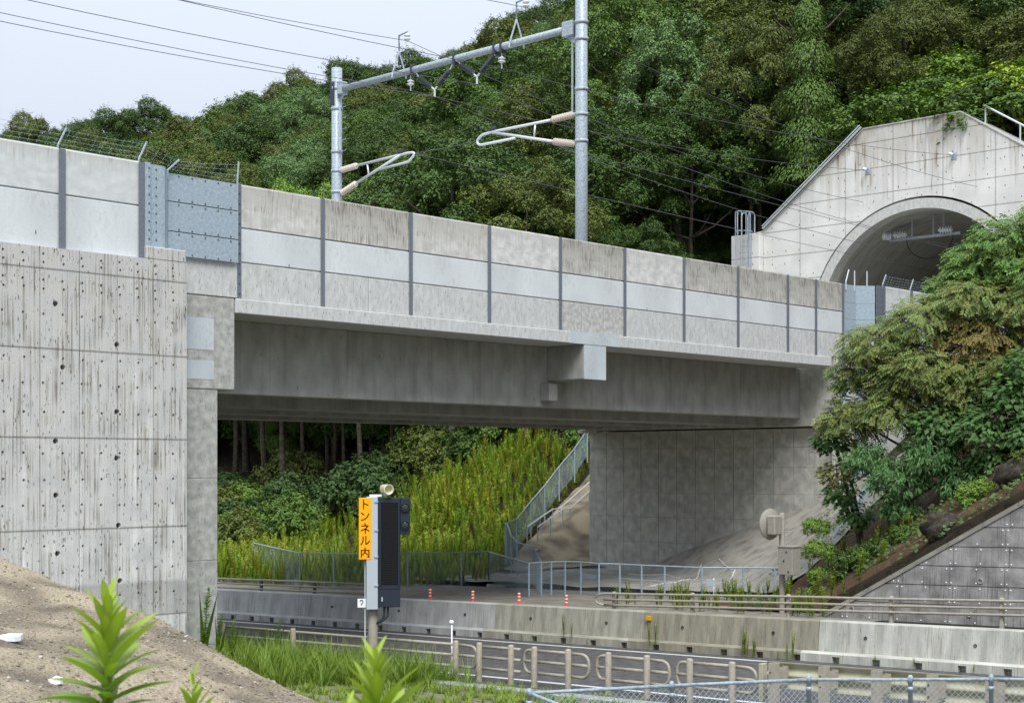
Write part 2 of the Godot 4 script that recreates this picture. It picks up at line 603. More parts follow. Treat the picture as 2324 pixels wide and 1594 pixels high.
	M.fence = mat(srgb(232, 240, 244), 0.5, 0.05, galv, 0.6)
	M.sign_dark = mat(srgb(42, 50, 62), 0.5, 0.1)
	M.sign_face = mat(srgb(24, 25, 28), 0.6)
	M.sign_grey = mat(srgb(176, 184, 190), 0.5, 0.1)
	M.sign_yellow = mat(srgb(246, 168, 14), 0.5)
	M.ink = mat(srgb(58, 18, 14), 0.6)
	M.black = mat(srgb(20, 20, 22), 0.6)
	M.cream = mat(srgb(206, 200, 172), 0.5)
	M.lens = mat(srgb(58, 62, 58), 0.12)
	M.taupe = mat(srgb(160, 155, 146), 0.55, 0.0, speckle(256, 540, [srgb(225, 222, 218), srgb(246, 245, 243)], 0.03, 4, 0.06), 1.0)
	M.orange = mat(srgb(214, 62, 28), 0.55)
	M.reflect = mat(srgb(226, 220, 214), 0.4)
	M.white = mat(srgb(232, 234, 236), 0.6)
	M.yellow = mat(srgb(214, 160, 16), 0.5)
	M.sheet = mat(srgb(190, 202, 212), 0.45, 0.2)
	M.seal = mat(srgb(196, 198, 196), 0.9)
	M.rock = mat(Color.WHITE, 0.95, 0.0, speckle(256, 550, [srgb(34, 30, 26), srgb(60, 54, 46), srgb(84, 78, 68)], 0.03, 4, 0.4, 0.3), 1.4, 2.0)
	M.bark = mat(Color.WHITE, 0.95, 0.0, grime(256, 512, 560, srgb(84, 76, 66), {"blotch": 0.4, "grain": 0.25, "streak": 0.7, "sl": 24, "stain": srgb(58, 50, 42)}), 1.0, 1.5)
	M.bark_pale = mat(srgb(232, 226, 210), 0.95, 0.0, M.bark.albedo_texture, 1.2, 1.0)
	M.stem = mat(srgb(96, 118, 44), 0.7)


# ---------------------------------------------------------------- bridge
const V0 := 29.57
const POSTS := [22.07, 24.62, 27.6, 30.56, 33.52, 36.48, 39.46, 42.44, 45.42, 47.22, 49.04]


func panel(parent: Node, m: Material, u0: float, u1: float, v0: float, y0: float, y1: float, called := "panel") -> void:
	var s := st()
	ub(s, u0, u1, v0, v0 + 0.12, y0, y1, 0.012)
	ub(s, u0 + 0.02, u1 - 0.02, v0 + 0.045, v0 + 0.10, y1 - 0.01, y1 + 0.03, 0.0)     # tongue behind the joint
	obj(called, s, m, parent)


func steel_post(parent: Node, u: float, v: float, w: float, y0: float, y1: float) -> void:
	var s := st()
	ub(s, u - w / 2, u + w / 2, v, v + 0.014, y0, y1, 0.003)
	ub(s, u - 0.006, u + 0.006, v + 0.014, v + 0.2, y0, y1, 0.0)
	ub(s, u - w / 2, u + w / 2, v + 0.2, v + 0.214, y0, y1, 0.0)
	obj("post", s, M.post, parent)


func bolt_heads(parent: Node, spots: Array, out: Vector3) -> void:
	var s := st()
	for p in spots:
		disc_lathe(s, p, out, [[0.0, 0.022], [0.014, 0.02], [0.018, 0.0]], 6)
	obj("bolt", s, M.bolt, parent).set_meta("kind", "stuff")


func bridge() -> void:
	var b := thing("railway_bridge", "concrete railway girder bridge crossing over the road", "bridge")
	var s := st()
	# deck slab: its edge in three lengths, then the slab
	s = st()
	ub(s, 21.95, 48.2, V0 - 0.06, V0 + 12.1, 8.62, 8.97, 0.02)
	obj("deck_slab", s, M.parapet, b)
	s = st()
	ub(s, 33.9, 36.2, V0 - 0.064, V0 + 0.2, 8.625, 8.966, 0.004)
	obj("repaired_edge", s, M.patch, b)
	s = st()
	ub(s, 21.95, 48.45, V0 + 1.43, V0 + 1.85, 6.80, 8.62, 0.02)
	obj("edge_girder", s, M.girder, b)
	for g in [[3.3, 0.9], [7.0, 0.9], [10.9, 0.9]]:
		s = st()
		ub(s, 21.0, 48.45, V0 + g[0], V0 + g[0] + g[1], 6.56, 8.62, 0.02)
		obj("girder", s, M.girder, b)
	for u in [30.5, 39.5]:
		s = st()
		ub(s, u, u + 0.35, V0 + 1.85, V0 + 10.9, 7.1, 8.62, 0.01)
		obj("cross_beam", s, M.girder, b)
	# mast corbel
	s = st()
	ub(s, 34.54, 35.55, V0 - 0.05, V0 + 1.43, 7.60, 8.62, 0.02)
	var corbel := obj("mast_corbel", s, M.girder, b)
	s = st()
	ub(s, 34.545, 35.545, V0 - 0.056, V0 - 0.049, 7.605, 8.615, 0.002)
	obj("painted_front", s, M.patch, corbel)
	s = st()
	ub(s, 34.25, 34.62, V0 + 1.05, V0 + 1.44, 6.98, 7.5, 0.02)
	obj("drain_block", s, M.girder, corbel)

	# noise barrier on the bridge
	var nb := thing("noise_barrier", "long noise barrier of stained grey concrete panels on the bridge deck", "barrier")
	var kinds := ["top1", "top2", "top1", "top0", "top2", "top0", "top2", "top2", "top2", "top2"]
	for i in POSTS.size():
		steel_post(nb, POSTS[i], V0 - 0.035, 0.125, 8.975, 11.66)
		if i == POSTS.size() - 1:
			break
		var a: float = POSTS[i] + 0.012
		var z: float = POSTS[i + 1] - 0.012
		panel(nb, M[kinds[i]], a, z, V0, 10.66, 11.65, "top_panel")
		panel(nb, M.panel, a, z, V0, 9.85, 10.63, "middle_panel")
	var cuts := [22.07, 24.62, 26.15, 27.6, 30.56, 33.52, 34.5, 35.5, 36.48, 39.46, 42.44, 45.42, 46.35, 47.22, 49.04]
	for i in cuts.size() - 1:
		panel(nb, M.parapet_mottled if i in [5, 6, 7] else M.parapet, cuts[i] + 0.011, cuts[i + 1] - 0.011, V0 - 0.004, 8.975, 9.82, "lower_panel")
	panel(nb, M.parapet, 20.44, 22.0, V0 - 0.06, 8.975, 9.78, "lower_panel")
	panel(nb, M.parapet, 49.1, 50.4, V0 - 0.004, 8.975, 9.82, "lower_panel")

	# steel plates that join the two barriers
	var tp := thing("steel_plate_barrier", "blue grey galvanised steel plates bolted between two concrete noise barriers above the stained wall", "barrier")
	s = st(); ub(s, 19.2, 19.34, 29.10, 29.14, 9.5, 11.72, 0.003); obj("edge_strip", s, M.plate, tp)
	s = st(); ub(s, 19.35, 19.75, 29.16, 29.17, 9.5, 11.70, 0.003); obj("plate", s, M.plate, tp)
	for r in [[9.5, 10.21], [10.22, 10.97], [10.98, 11.66]]:
		s = st()
		prism(s, [Vector2(19.76, 29.17), Vector2(20.0, 29.40), Vector2(20.0, 29.41), Vector2(19.76, 29.18)], func(p): return P(p.x, p.y, r[0]), func(p): return P(p.x, p.y, r[1]))
		obj("plate", s, M.plate, tp)
	s = st(); ub(s, 20.02, 21.95, 29.45, 29.46, 9.8, 11.6, 0.002); obj("added_backing", s, M.post, tp)  # added behind the plates so their open joints look dark
	var bolts := []
	for r in [[9.79, 10.32], [10.34, 10.99], [11.01, 11.63]]:
		s = st(); ub(s, 20.01, 21.96, 29.42, 29.43, r[0], r[1], 0.003); obj("plate", s, M.plate, tp)
		for k in 5:
			for y in [r[0] + 0.045, r[1] - 0.045]:
				bolts.append(P(20.3 + 0.36 * k, 29.42, y))
	for k in 11:
		bolts.append(P(19.30, 29.10, 9.65 + k * 0.195))
		bolts.append(P(19.52, 29.16, 9.65 + k * 0.195))
		bolts.append(P(22.07, 29.53, 9.1 + k * 0.235))
	bolt_heads(tp, bolts, Vector3(0, 0, 1))

	# barrier on the approach, nearer the viewer
	var lb := thing("noise_barrier", "pale concrete noise barrier with barbed wire above the stained retaining wall", "barrier")
	var lp := [11.2, 13.2, 15.18, 17.17, 19.12]
	for i in lp.size():
		steel_post(lb, lp[i], 29.10, 0.16, 9.3, 11.70)
		if i < lp.size() - 1:
			panel(lb, M.panel, lp[i] + 0.012, lp[i + 1] - 0.012, 29.15, 9.4, 10.73, "lower_panel")
			panel(lb, M.top_pale, lp[i] + 0.012, lp[i + 1] - 0.012, 29.15, 10.76, 11.70, "top_panel")
	barbed(lb, [[15.1, 29.2, 11.7, 0.30, 0.42], [17.12, 29.2, 11.7, 0.30, 0.42], [19.1, 29.2, 11.7, 0.30, 0.42], [19.95, 29.35, 11.6, 0.45, 0.28], [21.95, 29.45, 11.6, 0.06, 0.5]], true)

	# approach beyond the bridge, towards the tunnel
	var rb := thing("noise_barrier", "short concrete noise barrier with barbed wire in front of the tunnel mouth", "barrier")
	var rp := [50.95, 53.0, 55.0, 57.0, 59.0, 61.0, 63.0, 65.0]
	for i in rp.size():
		steel_post(rb, rp[i], 28.95, 0.14, 9.2, 11.70)
		if i < rp.size() - 1:
			panel(rb, M.panel, rp[i] + 0.012, rp[i + 1] - 0.012, 29.0, 9.0, 10.73, "lower_panel")
			panel(rb, M.top_pale, rp[i] + 0.012, rp[i + 1] - 0.012, 29.0, 10.76, 11.68, "top_panel")
	var ra := []
	for u in rp:
		ra.append([u + 0.02, 29.05, 11.68, 0.36, 0.4])
	barbed(rb, ra, false)
	var tq := thing("steel_plate_barrier", "dark galvanised steel corner plates at the tunnel end of the bridge barrier", "barrier")
	for r in [[9.83, 10.4], [10.41, 11.0], [11.01, 11.66]]:
		s = st()
		prism(s, [Vector2(49.12, 29.55), Vector2(49.85, 29.5), Vector2(50.4, 29.04), Vector2(50.41, 29.05), Vector2(49.86, 29.52), Vector2(49.12, 29.57)], func(p): return P(p.x, p.y, r[0]), func(p): return P(p.x, p.y, r[1]))
		obj("plate", s, M.plate, tq)
	s = st(); ub(s, 50.42, 50.86, 28.98, 29.0, 9.6, 11.68, 0.004); obj("edge_strip", s, M.post, tq)
	bolts = []
	for k in 9:
		bolts.append(P(50.5, 28.98, 9.8 + k * 0.22)); bolts.append(P(50.76, 28.98, 9.8 + k * 0.22))
	bolt_heads(tq, bolts, Vector3(0, 0, 1))
	for a in [[49.15, 29.5, 0.1], [49.75, 29.5, 0.0], [50.2, 29.25, 0.0]]:
		s = st()
		tube(s, [P(a[0], a[1], 11.45), P(a[0], a[1], 11.75), P(a[0] + a[2] * 2.0, a[1], 12.2)], 0.025, 5)
		obj("wire_arm", s, M.alloy, tq)


# arms [u, v, y, lean along u, rise] with four strands of barbed wire
func barbed(parent: Node, arms: Array, last_too: bool) -> void:
	for a in arms:
		var s := st()
		tube(s, [P(a[0], a[1], a[2] - 0.12), P(a[0], a[1], a[2] + 0.07), P(a[0] + a[3] * 0.7, a[1] - 0.0, a[2] + 0.07 + a[4])], 0.022, 5)
		obj("wire_arm", s, M.galv, parent)
	for k in 4:
		var s := st()
		var f := (k + 0.4) / 4.0
		var first := true
		for i in arms.size() - 1:
			var a: Array = arms[i]; var b: Array = arms[i + 1]
			var pa := P(a[0] + a[3] * 0.7 * f, a[1], a[2] + 0.07 + a[4] * f)
			var pb := P(b[0] + b[3] * 0.7 * f, b[1], b[2] + 0.07 + b[4] * f)
			if first and last_too:
				pa -= (pb - pa) * 1.2
			first = false
			tube(s, [pa, (pa + pb) / 2 - Vector3(0, 0.02, 0), pb], 0.0035, 3, false)
			var n := int(pa.distance_to(pb) / 0.2)
			for j in n:
				var p := pa.lerp(pb, (j + 0.5) / n) - Vector3(0, 0.015, 0)
				tube(s, [p - Vector3(0.02, 0.03, 0), p + Vector3(0.02, 0.03, 0)], 0.0025, 3, false)
		obj("barbed_wire", s, M.fence, parent)


# ---------------------------------------------------------------- walls and abutments
func walls() -> void:
	var s := st()
	# big stained retaining wall, with its form tie holes and drain pipes cut into it
	var w := thing("retaining_wall", "tall stained concrete retaining wall with rows of tie holes at the bridge end", "wall")
	var body := CSGCombiner3D.new()
	body.name = "wall_face"
	var box := CSGBox3D.new()
	box.size = Vector3(14.0, 11.6, 3.0)
	box.position = P(20.22 - 7.0, 29.0 + 1.5, 9.58 - 5.8)
	box.material = M.wall
	body.add_child(box)
	var hole := func(u: float, y: float, r: float, deep: float, sides: int):
		var c := CSGCylinder3D.new()
		c.operation = CSGShape3D.OPERATION_SUBTRACTION
		c.radius = r
		c.height = deep * 2
		c.sides = sides
		c.rotation.x = PI / 2
		c.position = P(u, 29.0, y)
		c.material = M.wall
		body.add_child(c)
	var row := 0
	for y in [9.42, 9.26, 8.9, 8.72, 8.2, 7.28, 6.75, 6.15, 5.3, 4.75, 4.2, 3.35, 2.8, 2.25]:
		for k in 12:
			var u: float = 15.3 + k * 0.455 + rng.randf_range(-0.01, 0.01) + (0.02 if row % 2 else 0.0)
			if u < 20.15:
				hole.call(u, y + rng.randf_range(-0.015, 0.015), 0.03, 0.06, 8)
		row += 1
	for q in [[16.95, 8.42], [18.42, 7.65], [17.12, 7.1], [18.42, 6.2], [16.95, 5.55], [18.42, 5.2], [16.96, 4.42], [18.46, 3.75], [17.0, 3.2], [18.5, 2.55]]:
		hole.call(q[0], q[1], 0.062, 0.45, 12)
	w.add_child(body)
	s = st()
	ub(s, 19.18, 20.22, 29.0, 30.2, 9.58, 9.86, 0.02)
	obj("raised_end", s, M.wall, w)
	var a := thing("bridge_abutment", "narrow concrete abutment column with two pale repair patches beside the stained wall", "abutment")
	s = st()
	for e in [[-0.6, 0.9], [0.908, 2.85], [2.858, 4.75], [4.758, 6.79]]:
		s = st()
		ub(s, 20.25, 21.43, 29.51, 41.4, e[0], e[1], 0.008)
		obj("column_lift", s, M.parapet_grey, a)
	s = st()
	ub(s, 20.25, 21.94, V0 - 0.05, 41.4, 6.80, 8.97, 0.03)
	obj("bearing_block", s, M.parapet_grey, a)
	for r in [[7.71, 8.44], [7.03, 7.46]]:
		s = st()
		ub(s, 20.5, 21.33, V0 - 0.056, V0 - 0.04, r[0], r[1], 0.002)
		obj("repair_patch", s, M.patch, a)

	var b := thing("bridge_abutment", "broad shaded concrete abutment wall under the bridge above the mortar slope", "abutment")
	# the wall's face in cast panels, joints recessed
	s = st()
	ub(s, 48.83, 52.0, 29.72, 41.4, -2.0, 6.45, 0.01)
	obj("core", s, M.girder, b)
	var vv := [29.7]
	while vv[-1] < 40.3:
		vv.append(vv[-1] + 0.9)
	vv.append(41.42)
	var yy := [-2.0, 2.02, 3.02, 4.0, 5.0, 5.75, 6.45]
	for i in vv.size() - 1:
		for j in yy.size() - 1:
			s = st()
			ub(s, 48.8, 48.9, vv[i] + 0.006, vv[i + 1] - 0.006, yy[j] + 0.005, yy[j + 1] - 0.005, 0.004)
			obj("cast_panel", s, M.abut, b)
	s = st()
	ub(s, 48.45, 52.0, V0 - 0.0, 41.7, 6.5, 8.97, 0.02)
	obj("bearing_block", s, M.abut, b)
	s = st()
	ub(s, 48.6, 48.9, 40.9, 41.9, 6.42, 6.52, 0.01)
	obj("bearing_seat", s, M.abut, b)
	s = st()
	ub(s, 48.45, 50.35, V0 - 0.02, V0 + 0.1, -1.0, 8.9, 0.02)
	obj("side_wall", s, M.abut, b)
	s = st()
	ub(s, 49.9, 50.3, V0 - 0.05, V0 - 0.02, 3.5, 8.6, 0.01)
	obj("drain_duct", s, M.plate, b)
	s = st()
	ub(s, 49.0, 49.6, V0 - 0.026, V0 - 0.019, 7.2, 8.1, 0.002)
	obj("repair_patch", s, M.patch, b)

	var c := thing("retaining_wall", "concrete approach wall between the bridge and the tunnel behind the leafy tree", "wall")
	s = st()
	ub(s, 50.4, 66.8, 29.1, 42.0, -1.0, 9.0, 0.03)
	obj("wall_face", s, M.cement, c)
	s = st()
	ub(s, 50.3, 51.0, 28.9, 29.4, 3.0, 9.85, 0.03)
	obj("end_pilaster", s, M.cement, c)


# ---------------------------------------------------------------- tunnel
func portal() -> void:
	var t := thing("tunnel_portal", "pale stained concrete tunnel portal with a wide arched mouth", "tunnel")
	var cv := 36.3
	var cy := 12.0
	var poly := [Vector2(46.6, 5.0), Vector2(46.6, 17.05), Vector2(45.1, 17.15), Vector2(39.22, 21.58), Vector2(34.1, 21.62), Vector2(24.0, 15.0), Vector2(24.0, 5.0), Vector2(cv - 5.95, 5.0)]
	for k in range(0, 41):
		var g := PI * k / 40.0
		poly.append(Vector2(cv - 5.95 * cos(g), cy + 5.95 * sin(g)))
	poly.append(Vector2(cv + 5.95, 5.0))
	var s := st()
	prism(s, poly, func(p): return P(67.0, p.x, p.y), func(p): return P(69.2, p.x, p.y))
	obj("head_wall", s, M.portal, t)
	# coping along the top edge
	s = st()
	var edge := [Vector2(46.6, 17.05), Vector2(45.1, 17.15), Vector2(39.22, 21.58), Vector2(34.1, 21.62), Vector2(24.0, 15.0)]
	for i in edge.size() - 1:
		var a: Vector2 = edge[i]; var b: Vector2 = edge[i + 1]
		prism(s, [a, b, b + Vector2(0, 0.06), a + Vector2(0, 0.06)], func(p): return P(66.96, p.x, p.y), func(p): return P(69.2, p.x, p.y))
	obj("coping", s, M.cement, t)
	# lining ring, set off from the wall by an open joint
	s = st(true)
	var ring := []
	for k in range(0, 41):
		var g := PI * k / 40.0
		ring.append(Vector2(cv - 5.84 * cos(g), cy + 5.84 * sin(g)))
	var inner := []
	for k in range(40, -1, -1):
		var g := PI * k / 40.0
		inner.append(Vector2(cv - 5.36 * cos(g), cy + 5.36 * sin(g)))
	var full := [Vector2(cv - 5.84, 6.0)] + ring + [Vector2(cv + 5.84, 6.0), Vector2(cv + 5.36, 6.0)] + inner + [Vector2(cv - 5.36, 6.0)]
	s = st()
	prism(s, full, func(p): return P(66.95, p.x, p.y), func(p): return P(67.7, p.x, p.y))
	obj("lining_ring", s, M.portal_ring, t)
	s = st()
	for k in 40:
		var g0 := PI * k / 40.0
		var g1 := PI * (k + 1) / 40.0
		quad(s, P(67.25, cv - 5.8 * cos(g0), cy + 5.8 * sin(g0)), P(67.25, cv - 5.8 * cos(g1), cy + 5.8 * sin(g1)), P(67.25, cv - 5.98 * cos(g1), cy + 5.98 * sin(g1)), P(67.25, cv - 5.98 * cos(g0), cy + 5.98 * sin(g0)))
	obj("joint_filler", s, M.joint, t)
	# the bore, in cast bays
	for bay in 7:
		var u0 := 67.7 + bay * 6.0
		s = st(true)
		for k in 48:
			var g0 := PI * (k - 4) / 40.0
			var g1 := PI * (k - 3) / 40.0
			var q := []
			for e in [[u0, g0], [u0, g1], [u0 + 6.0, g1], [u0 + 6.0, g0]]:
				q.append(P(e[0], cv - 5.36 * cos(e[1]), cy + 5.36 * sin(e[1])))
			quad(s, q[0], q[1], q[2], q[3])
		obj("bore_lining", s, M.tunnel, t)
	s = st()
	ub(s, 67.0, 112.0, cv - 5.4, cv + 5.4, 8.6, 9.2, 0.0)
	obj("track_bed", s, M.gravel, t)
	s = st()
	ub(s, 110.0, 110.5, cv - 6, cv + 6, 5, 19, 0.0)
	obj("far_bore_end", s, M.tunnel, t)
	# steel strip along the sloping edge
	s = st()
	tube(s, [P(66.8, 45.0, 17.3), P(66.8, 39.25, 21.66)], 0.05, 6)
	tube(s, [P(66.75, 45.0, 17.42), P(66.75, 39.3, 21.76)], 0.03, 6)
	obj("edge_conduit", s, M.alloy, t)
	# side wing with the ladder
	s = st()
	ub(s, 66.5, 69.0, 45.0, 46.75, 5.0, 17.05, 0.03)
	obj("side_wing", s, M.portal, t)

	var l := thing("caged_ladder", "galvanised ladder with safety cage on the side of the tunnel portal", "ladder")
	for v in [45.55, 46.0]:
		s = st()
		tube(s, bend([P(66.38, v, 9.0), P(66.38, v, 18.2), P(66.9, v, 18.2), P(66.9, v, 17.1)], 0.25), 0.032, 6)
		obj("stile", s, M.galv, l)
	var y := 12.5
	while y < 17.2:
		s = st()
		tube(s, [P(66.38, 45.55, y), P(66.38, 46.0, y)], 0.018, 5)
		obj("rung", s, M.galv, l)
		y += 0.3
	for hy in [14.2, 17.15, 18.15]:
		s = st()
		var arc := []
		for k in 11:
			var g := PI * k / 10.0
			arc.append(P(66.4 - 0.7 * sin(g), 45.78 - 0.42 * cos(g), hy))
		tube(s, arc, 0.028, 5)
		obj("cage_hoop", s, M.galv, l)
	for k in 7:
		var g := PI * (k + 0.5) / 7.0
		s = st()
		tube(s, [P(66.4 - 0.7 * sin(g), 45.78 - 0.42 * cos(g), 12.5), P(66.4 - 0.7 * sin(g), 45.78 - 0.42 * cos(g), 18.17)], 0.02, 5)
		obj("cage_bar", s, M.galv, l)

	# wire anchors on the head wall
	for q in [[38.98, 19.5, "small wire anchor on the portal wall to the side of the arch crown"], [34.43, 19.6, "small wire anchor on the portal wall above the arch crown"]]:
		var an := thing("wire_anchor", q[2], "anchor", P(67, q[0], q[1]), "wire anchors on the tunnel portal")
		s = st()
		cbox(s, Vector3(-0.03, -0.16, -0.14), Vector3(-0.002, 0.16, 0.14), 0.004)
		obj("plate", s, M.galv, an)
		s = st()
		tube(s, [Vector3(-0.02, 0.08, 0), Vector3(-0.24, 0.06, 0)], 0.03, 6)
		tube(s, [Vector3(-0.02, -0.08, 0), Vector3(-0.24, 0.02, 0)], 0.025, 6)
		obj("bracket", s, M.galv, an)
		s = st()
		disc_lathe(s, Vector3(-0.24, 0.05, 0), Vector3(-1, 0, 0), [[0, 0.0], [0.0, 0.05], [0.05, 0.09], [0.1, 0.05], [0.14, 0.09], [0.2, 0.04], [0.26, 0.0]], 10)
		obj("insulator", s, M.porcelain_white, an)

	# wire support hanging in the mouth
	var h := thing("tunnel_wire_support", "hanging steel frame with white insulators under the tunnel crown", "wire support", P(69.0, 36.8, 16.35))
	for d in [[-0.9, 1.35], [0.25, 1.4], [0.8, 1.4]]:
		s = st()
		tube(s, [Vector3(0, 0, d[0]), Vector3(0, d[1], d[0])], 0.055, 4)
		obj("hanger", s, M.galv, h)
	s = st()
	cbox(s, Vector3(-0.07, -0.12, -2.1), Vector3(0.07, 0.02, 1.7), 0.01)
	obj("cross_arm", s, M.galv, h)
	s = st()
	cbox(s, Vector3(-0.5, 1.35, -1.2), Vector3(0.5, 1.42, 1.1), 0.01)
	obj("ceiling_plate", s, M.galv, h)
	for q in [[1.35, 0.62], [-1.1, 0.62], [-2.0, 0.4]]:
		s = st(true)
		var prof := [[0.0, 0.0], [0.0, 0.08]]
		for k in 5:
			var o: float = 0.04 + k * q[1] / 5.0
			prof += [[o, 0.09], [o + 0.03, 0.2], [o + 0.06, 0.2], [o + 0.09, 0.09]]
		prof += [[q[1] + 0.08, 0.05], [q[1] + 0.08, 0.0]]
		disc_lathe(s, Vector3(-0.12, 0.14, q[0]), Vector3(-0.35, 0.0, -1.0 if q[0] > -1.9 else -0.2), prof, 12)
		obj("insulator", s, M.porcelain_white, h)
	s = st()
	var loop := []
	for k in 13:
		var g := PI * k / 12.0
		loop.append(Vector3(-0.1, -0.1 - 1.05 * sin(g), 0.1 + 1.25 * cos(g)))
	tube(s, loop, 0.018, 4)
	obj("jumper_cable", s, M.black, h)
	s = st()
	tube(s, bend([Vector3(6, -3.0, -3.4), Vector3(6, -2.7, -0.2), Vector3(6, -3.1, 0.4), Vector3(6, -3.4, -0.1), Vector3(6, -3.3, -3.4)], 0.4), 0.04, 6)
	obj("far_bracket", s, M.alloy, h)

	# handrail beside the portal top
	var r := thing("hillside_fence", "galvanised handrail and mesh fence stepping down beside the portal top", "fence")
	s = st()
	tube(s, [P(67.5, 33.2, 21.9), P(67.5, 24.5, 16.3)], 0.05, 6)
	obj("hand_rail", s, M.alloy, r)
	for k in 5:
		var v := 33.1 - k * 1.7
		s = st()
		tube(s, [P(67.5, v, 19.0 - k * 1.1), P(67.5, v, 21.85 - k * 1.095)], 0.04, 6)
		obj("fence_post", s, M.alloy, r)
	s = st()
	for k in 2:
		tube(s, [P(70.5, 32.5, 20.6 + k * 1.1), P(70.5, 24.5, 21.3 + k * 1.1)], 0.035, 5)
	for k in 5:
		tube(s, [P(70.5, 32.0 - k * 1.7, 20.2), P(70.5, 32.0 - k * 1.7, 22.2)], 0.035, 5)
	obj("fence_frame", s, M.alloy, r)
	s = st()
	woven(s, P(70.5, 32.0, 20.5), P(70.5, 24.5, 21.0), 1.2, 0.16, 0.012)
	obj("wire_mesh", s, M.fence, r)


# ---------------------------------------------------------------- land
func hill(u: float, v: float) -> float:
	var g := low_ground(clampf(v, 5.0, 60.0))
	var wob := nz.get_noise_2d(u, v) * 3.0 * smoothstep(58.0, 85.0, u) - 0.036 * maxf(0.0, v - 110.0) * smoothstep(60.0, 130.0, u)
	var h := g + 0.36 * clampf(u - 46.2, 0.0, 13.3) + 0.585 * clampf(u - 59.5, 0.0, 82.0) - 0.25 * maxf(0.0, u - 141.5) + wob
	h += 0.2 * maxf(0.0, minf(u, 62.0) - 46.0) * (1.0 - smoothstep(49.0, 62.0, v)) * smoothstep(0.3, 3.5, v - fence_v(u))
	h += 9.5 * exp(-((u - 130.0) * (u - 130.0) + (v - 240.0) * (v - 240.0)) / 240.0)
	# bank beside the road and the cone in front of the abutment
	var k := 1.1 + 0.5 * (u - 34.2)
	k += 0.55 * (21.4 - v) if v < 29.7 else 0.55 * (21.4 - 29.7) - 0.34 * (v - 29.7)
	var near := maxf(g, k) if u > 34.9 else g
	var t := smoothstep(41.0, 46.0, v)
	var out := lerpf(minf(near, 60.0), h, t)
	if u > 49.5 and u < 67.5 and v > 29.4 and v < 42.5:
		out = minf(out, 6.0)
	if u >= 67.5 and v > 25.0 and v < 47.5:
		out = maxf(out, minf(19.6, minf(16.0 + 0.75 * (46.0 - v), 14.0 + 0.75 * (v - 24.0))) + 0.5 * (u - 67.5))
	return out


# line of the fence between the weeds and the bare slopes
func fence_v(u: float) -> float:
	if u < 39.96:
		return 42.96 - (u - 34.75) * 0.823
	if u < 44.6:
		return 38.67 + (u - 39.96) * 0.78
	return 42.3 + (u - 44.6) * 0.42 + 0.9 * smoothstep(44.6, 48.0, u)


func near_ground(u: float, v: float) -> float:
	return road_y(clampf(v, -10.0, 60.0)) - 0.03 + 0.08 * maxf(0.0, 24.2 - u)


func sheet(us: Array, vs: Array, f: Callable, skip := Rect2()) -> SurfaceTool:
	var s := st(true)
	for i in us.size() - 1:
		for j in vs.size() - 1:
			if skip.has_area() and skip.has_point(Vector2((us[i] + us[i + 1]) / 2.0, (vs[j] + vs[j + 1]) / 2.0)):
				continue
			var q := []
			for e in [[i, j], [i + 1, j], [i + 1, j + 1], [i, j + 1]]:
				var u: float = us[e[0]]
				var v: float = vs[e[1]]
				q.append([P(u, v, f.call(u, v)), Vector2(u, v)])
			quad(s, q[0][0], q[1][0], q[2][0], q[3][0], q[0][1], q[1][1], q[2][1], q[3][1])
	return s


func steps(a: float, b: float, d: float) -> Array:
	var out := [a]
	while out[-1] + d < b - 0.001:
		out.append(out[-1] + d)
	out.append(b)
	return out


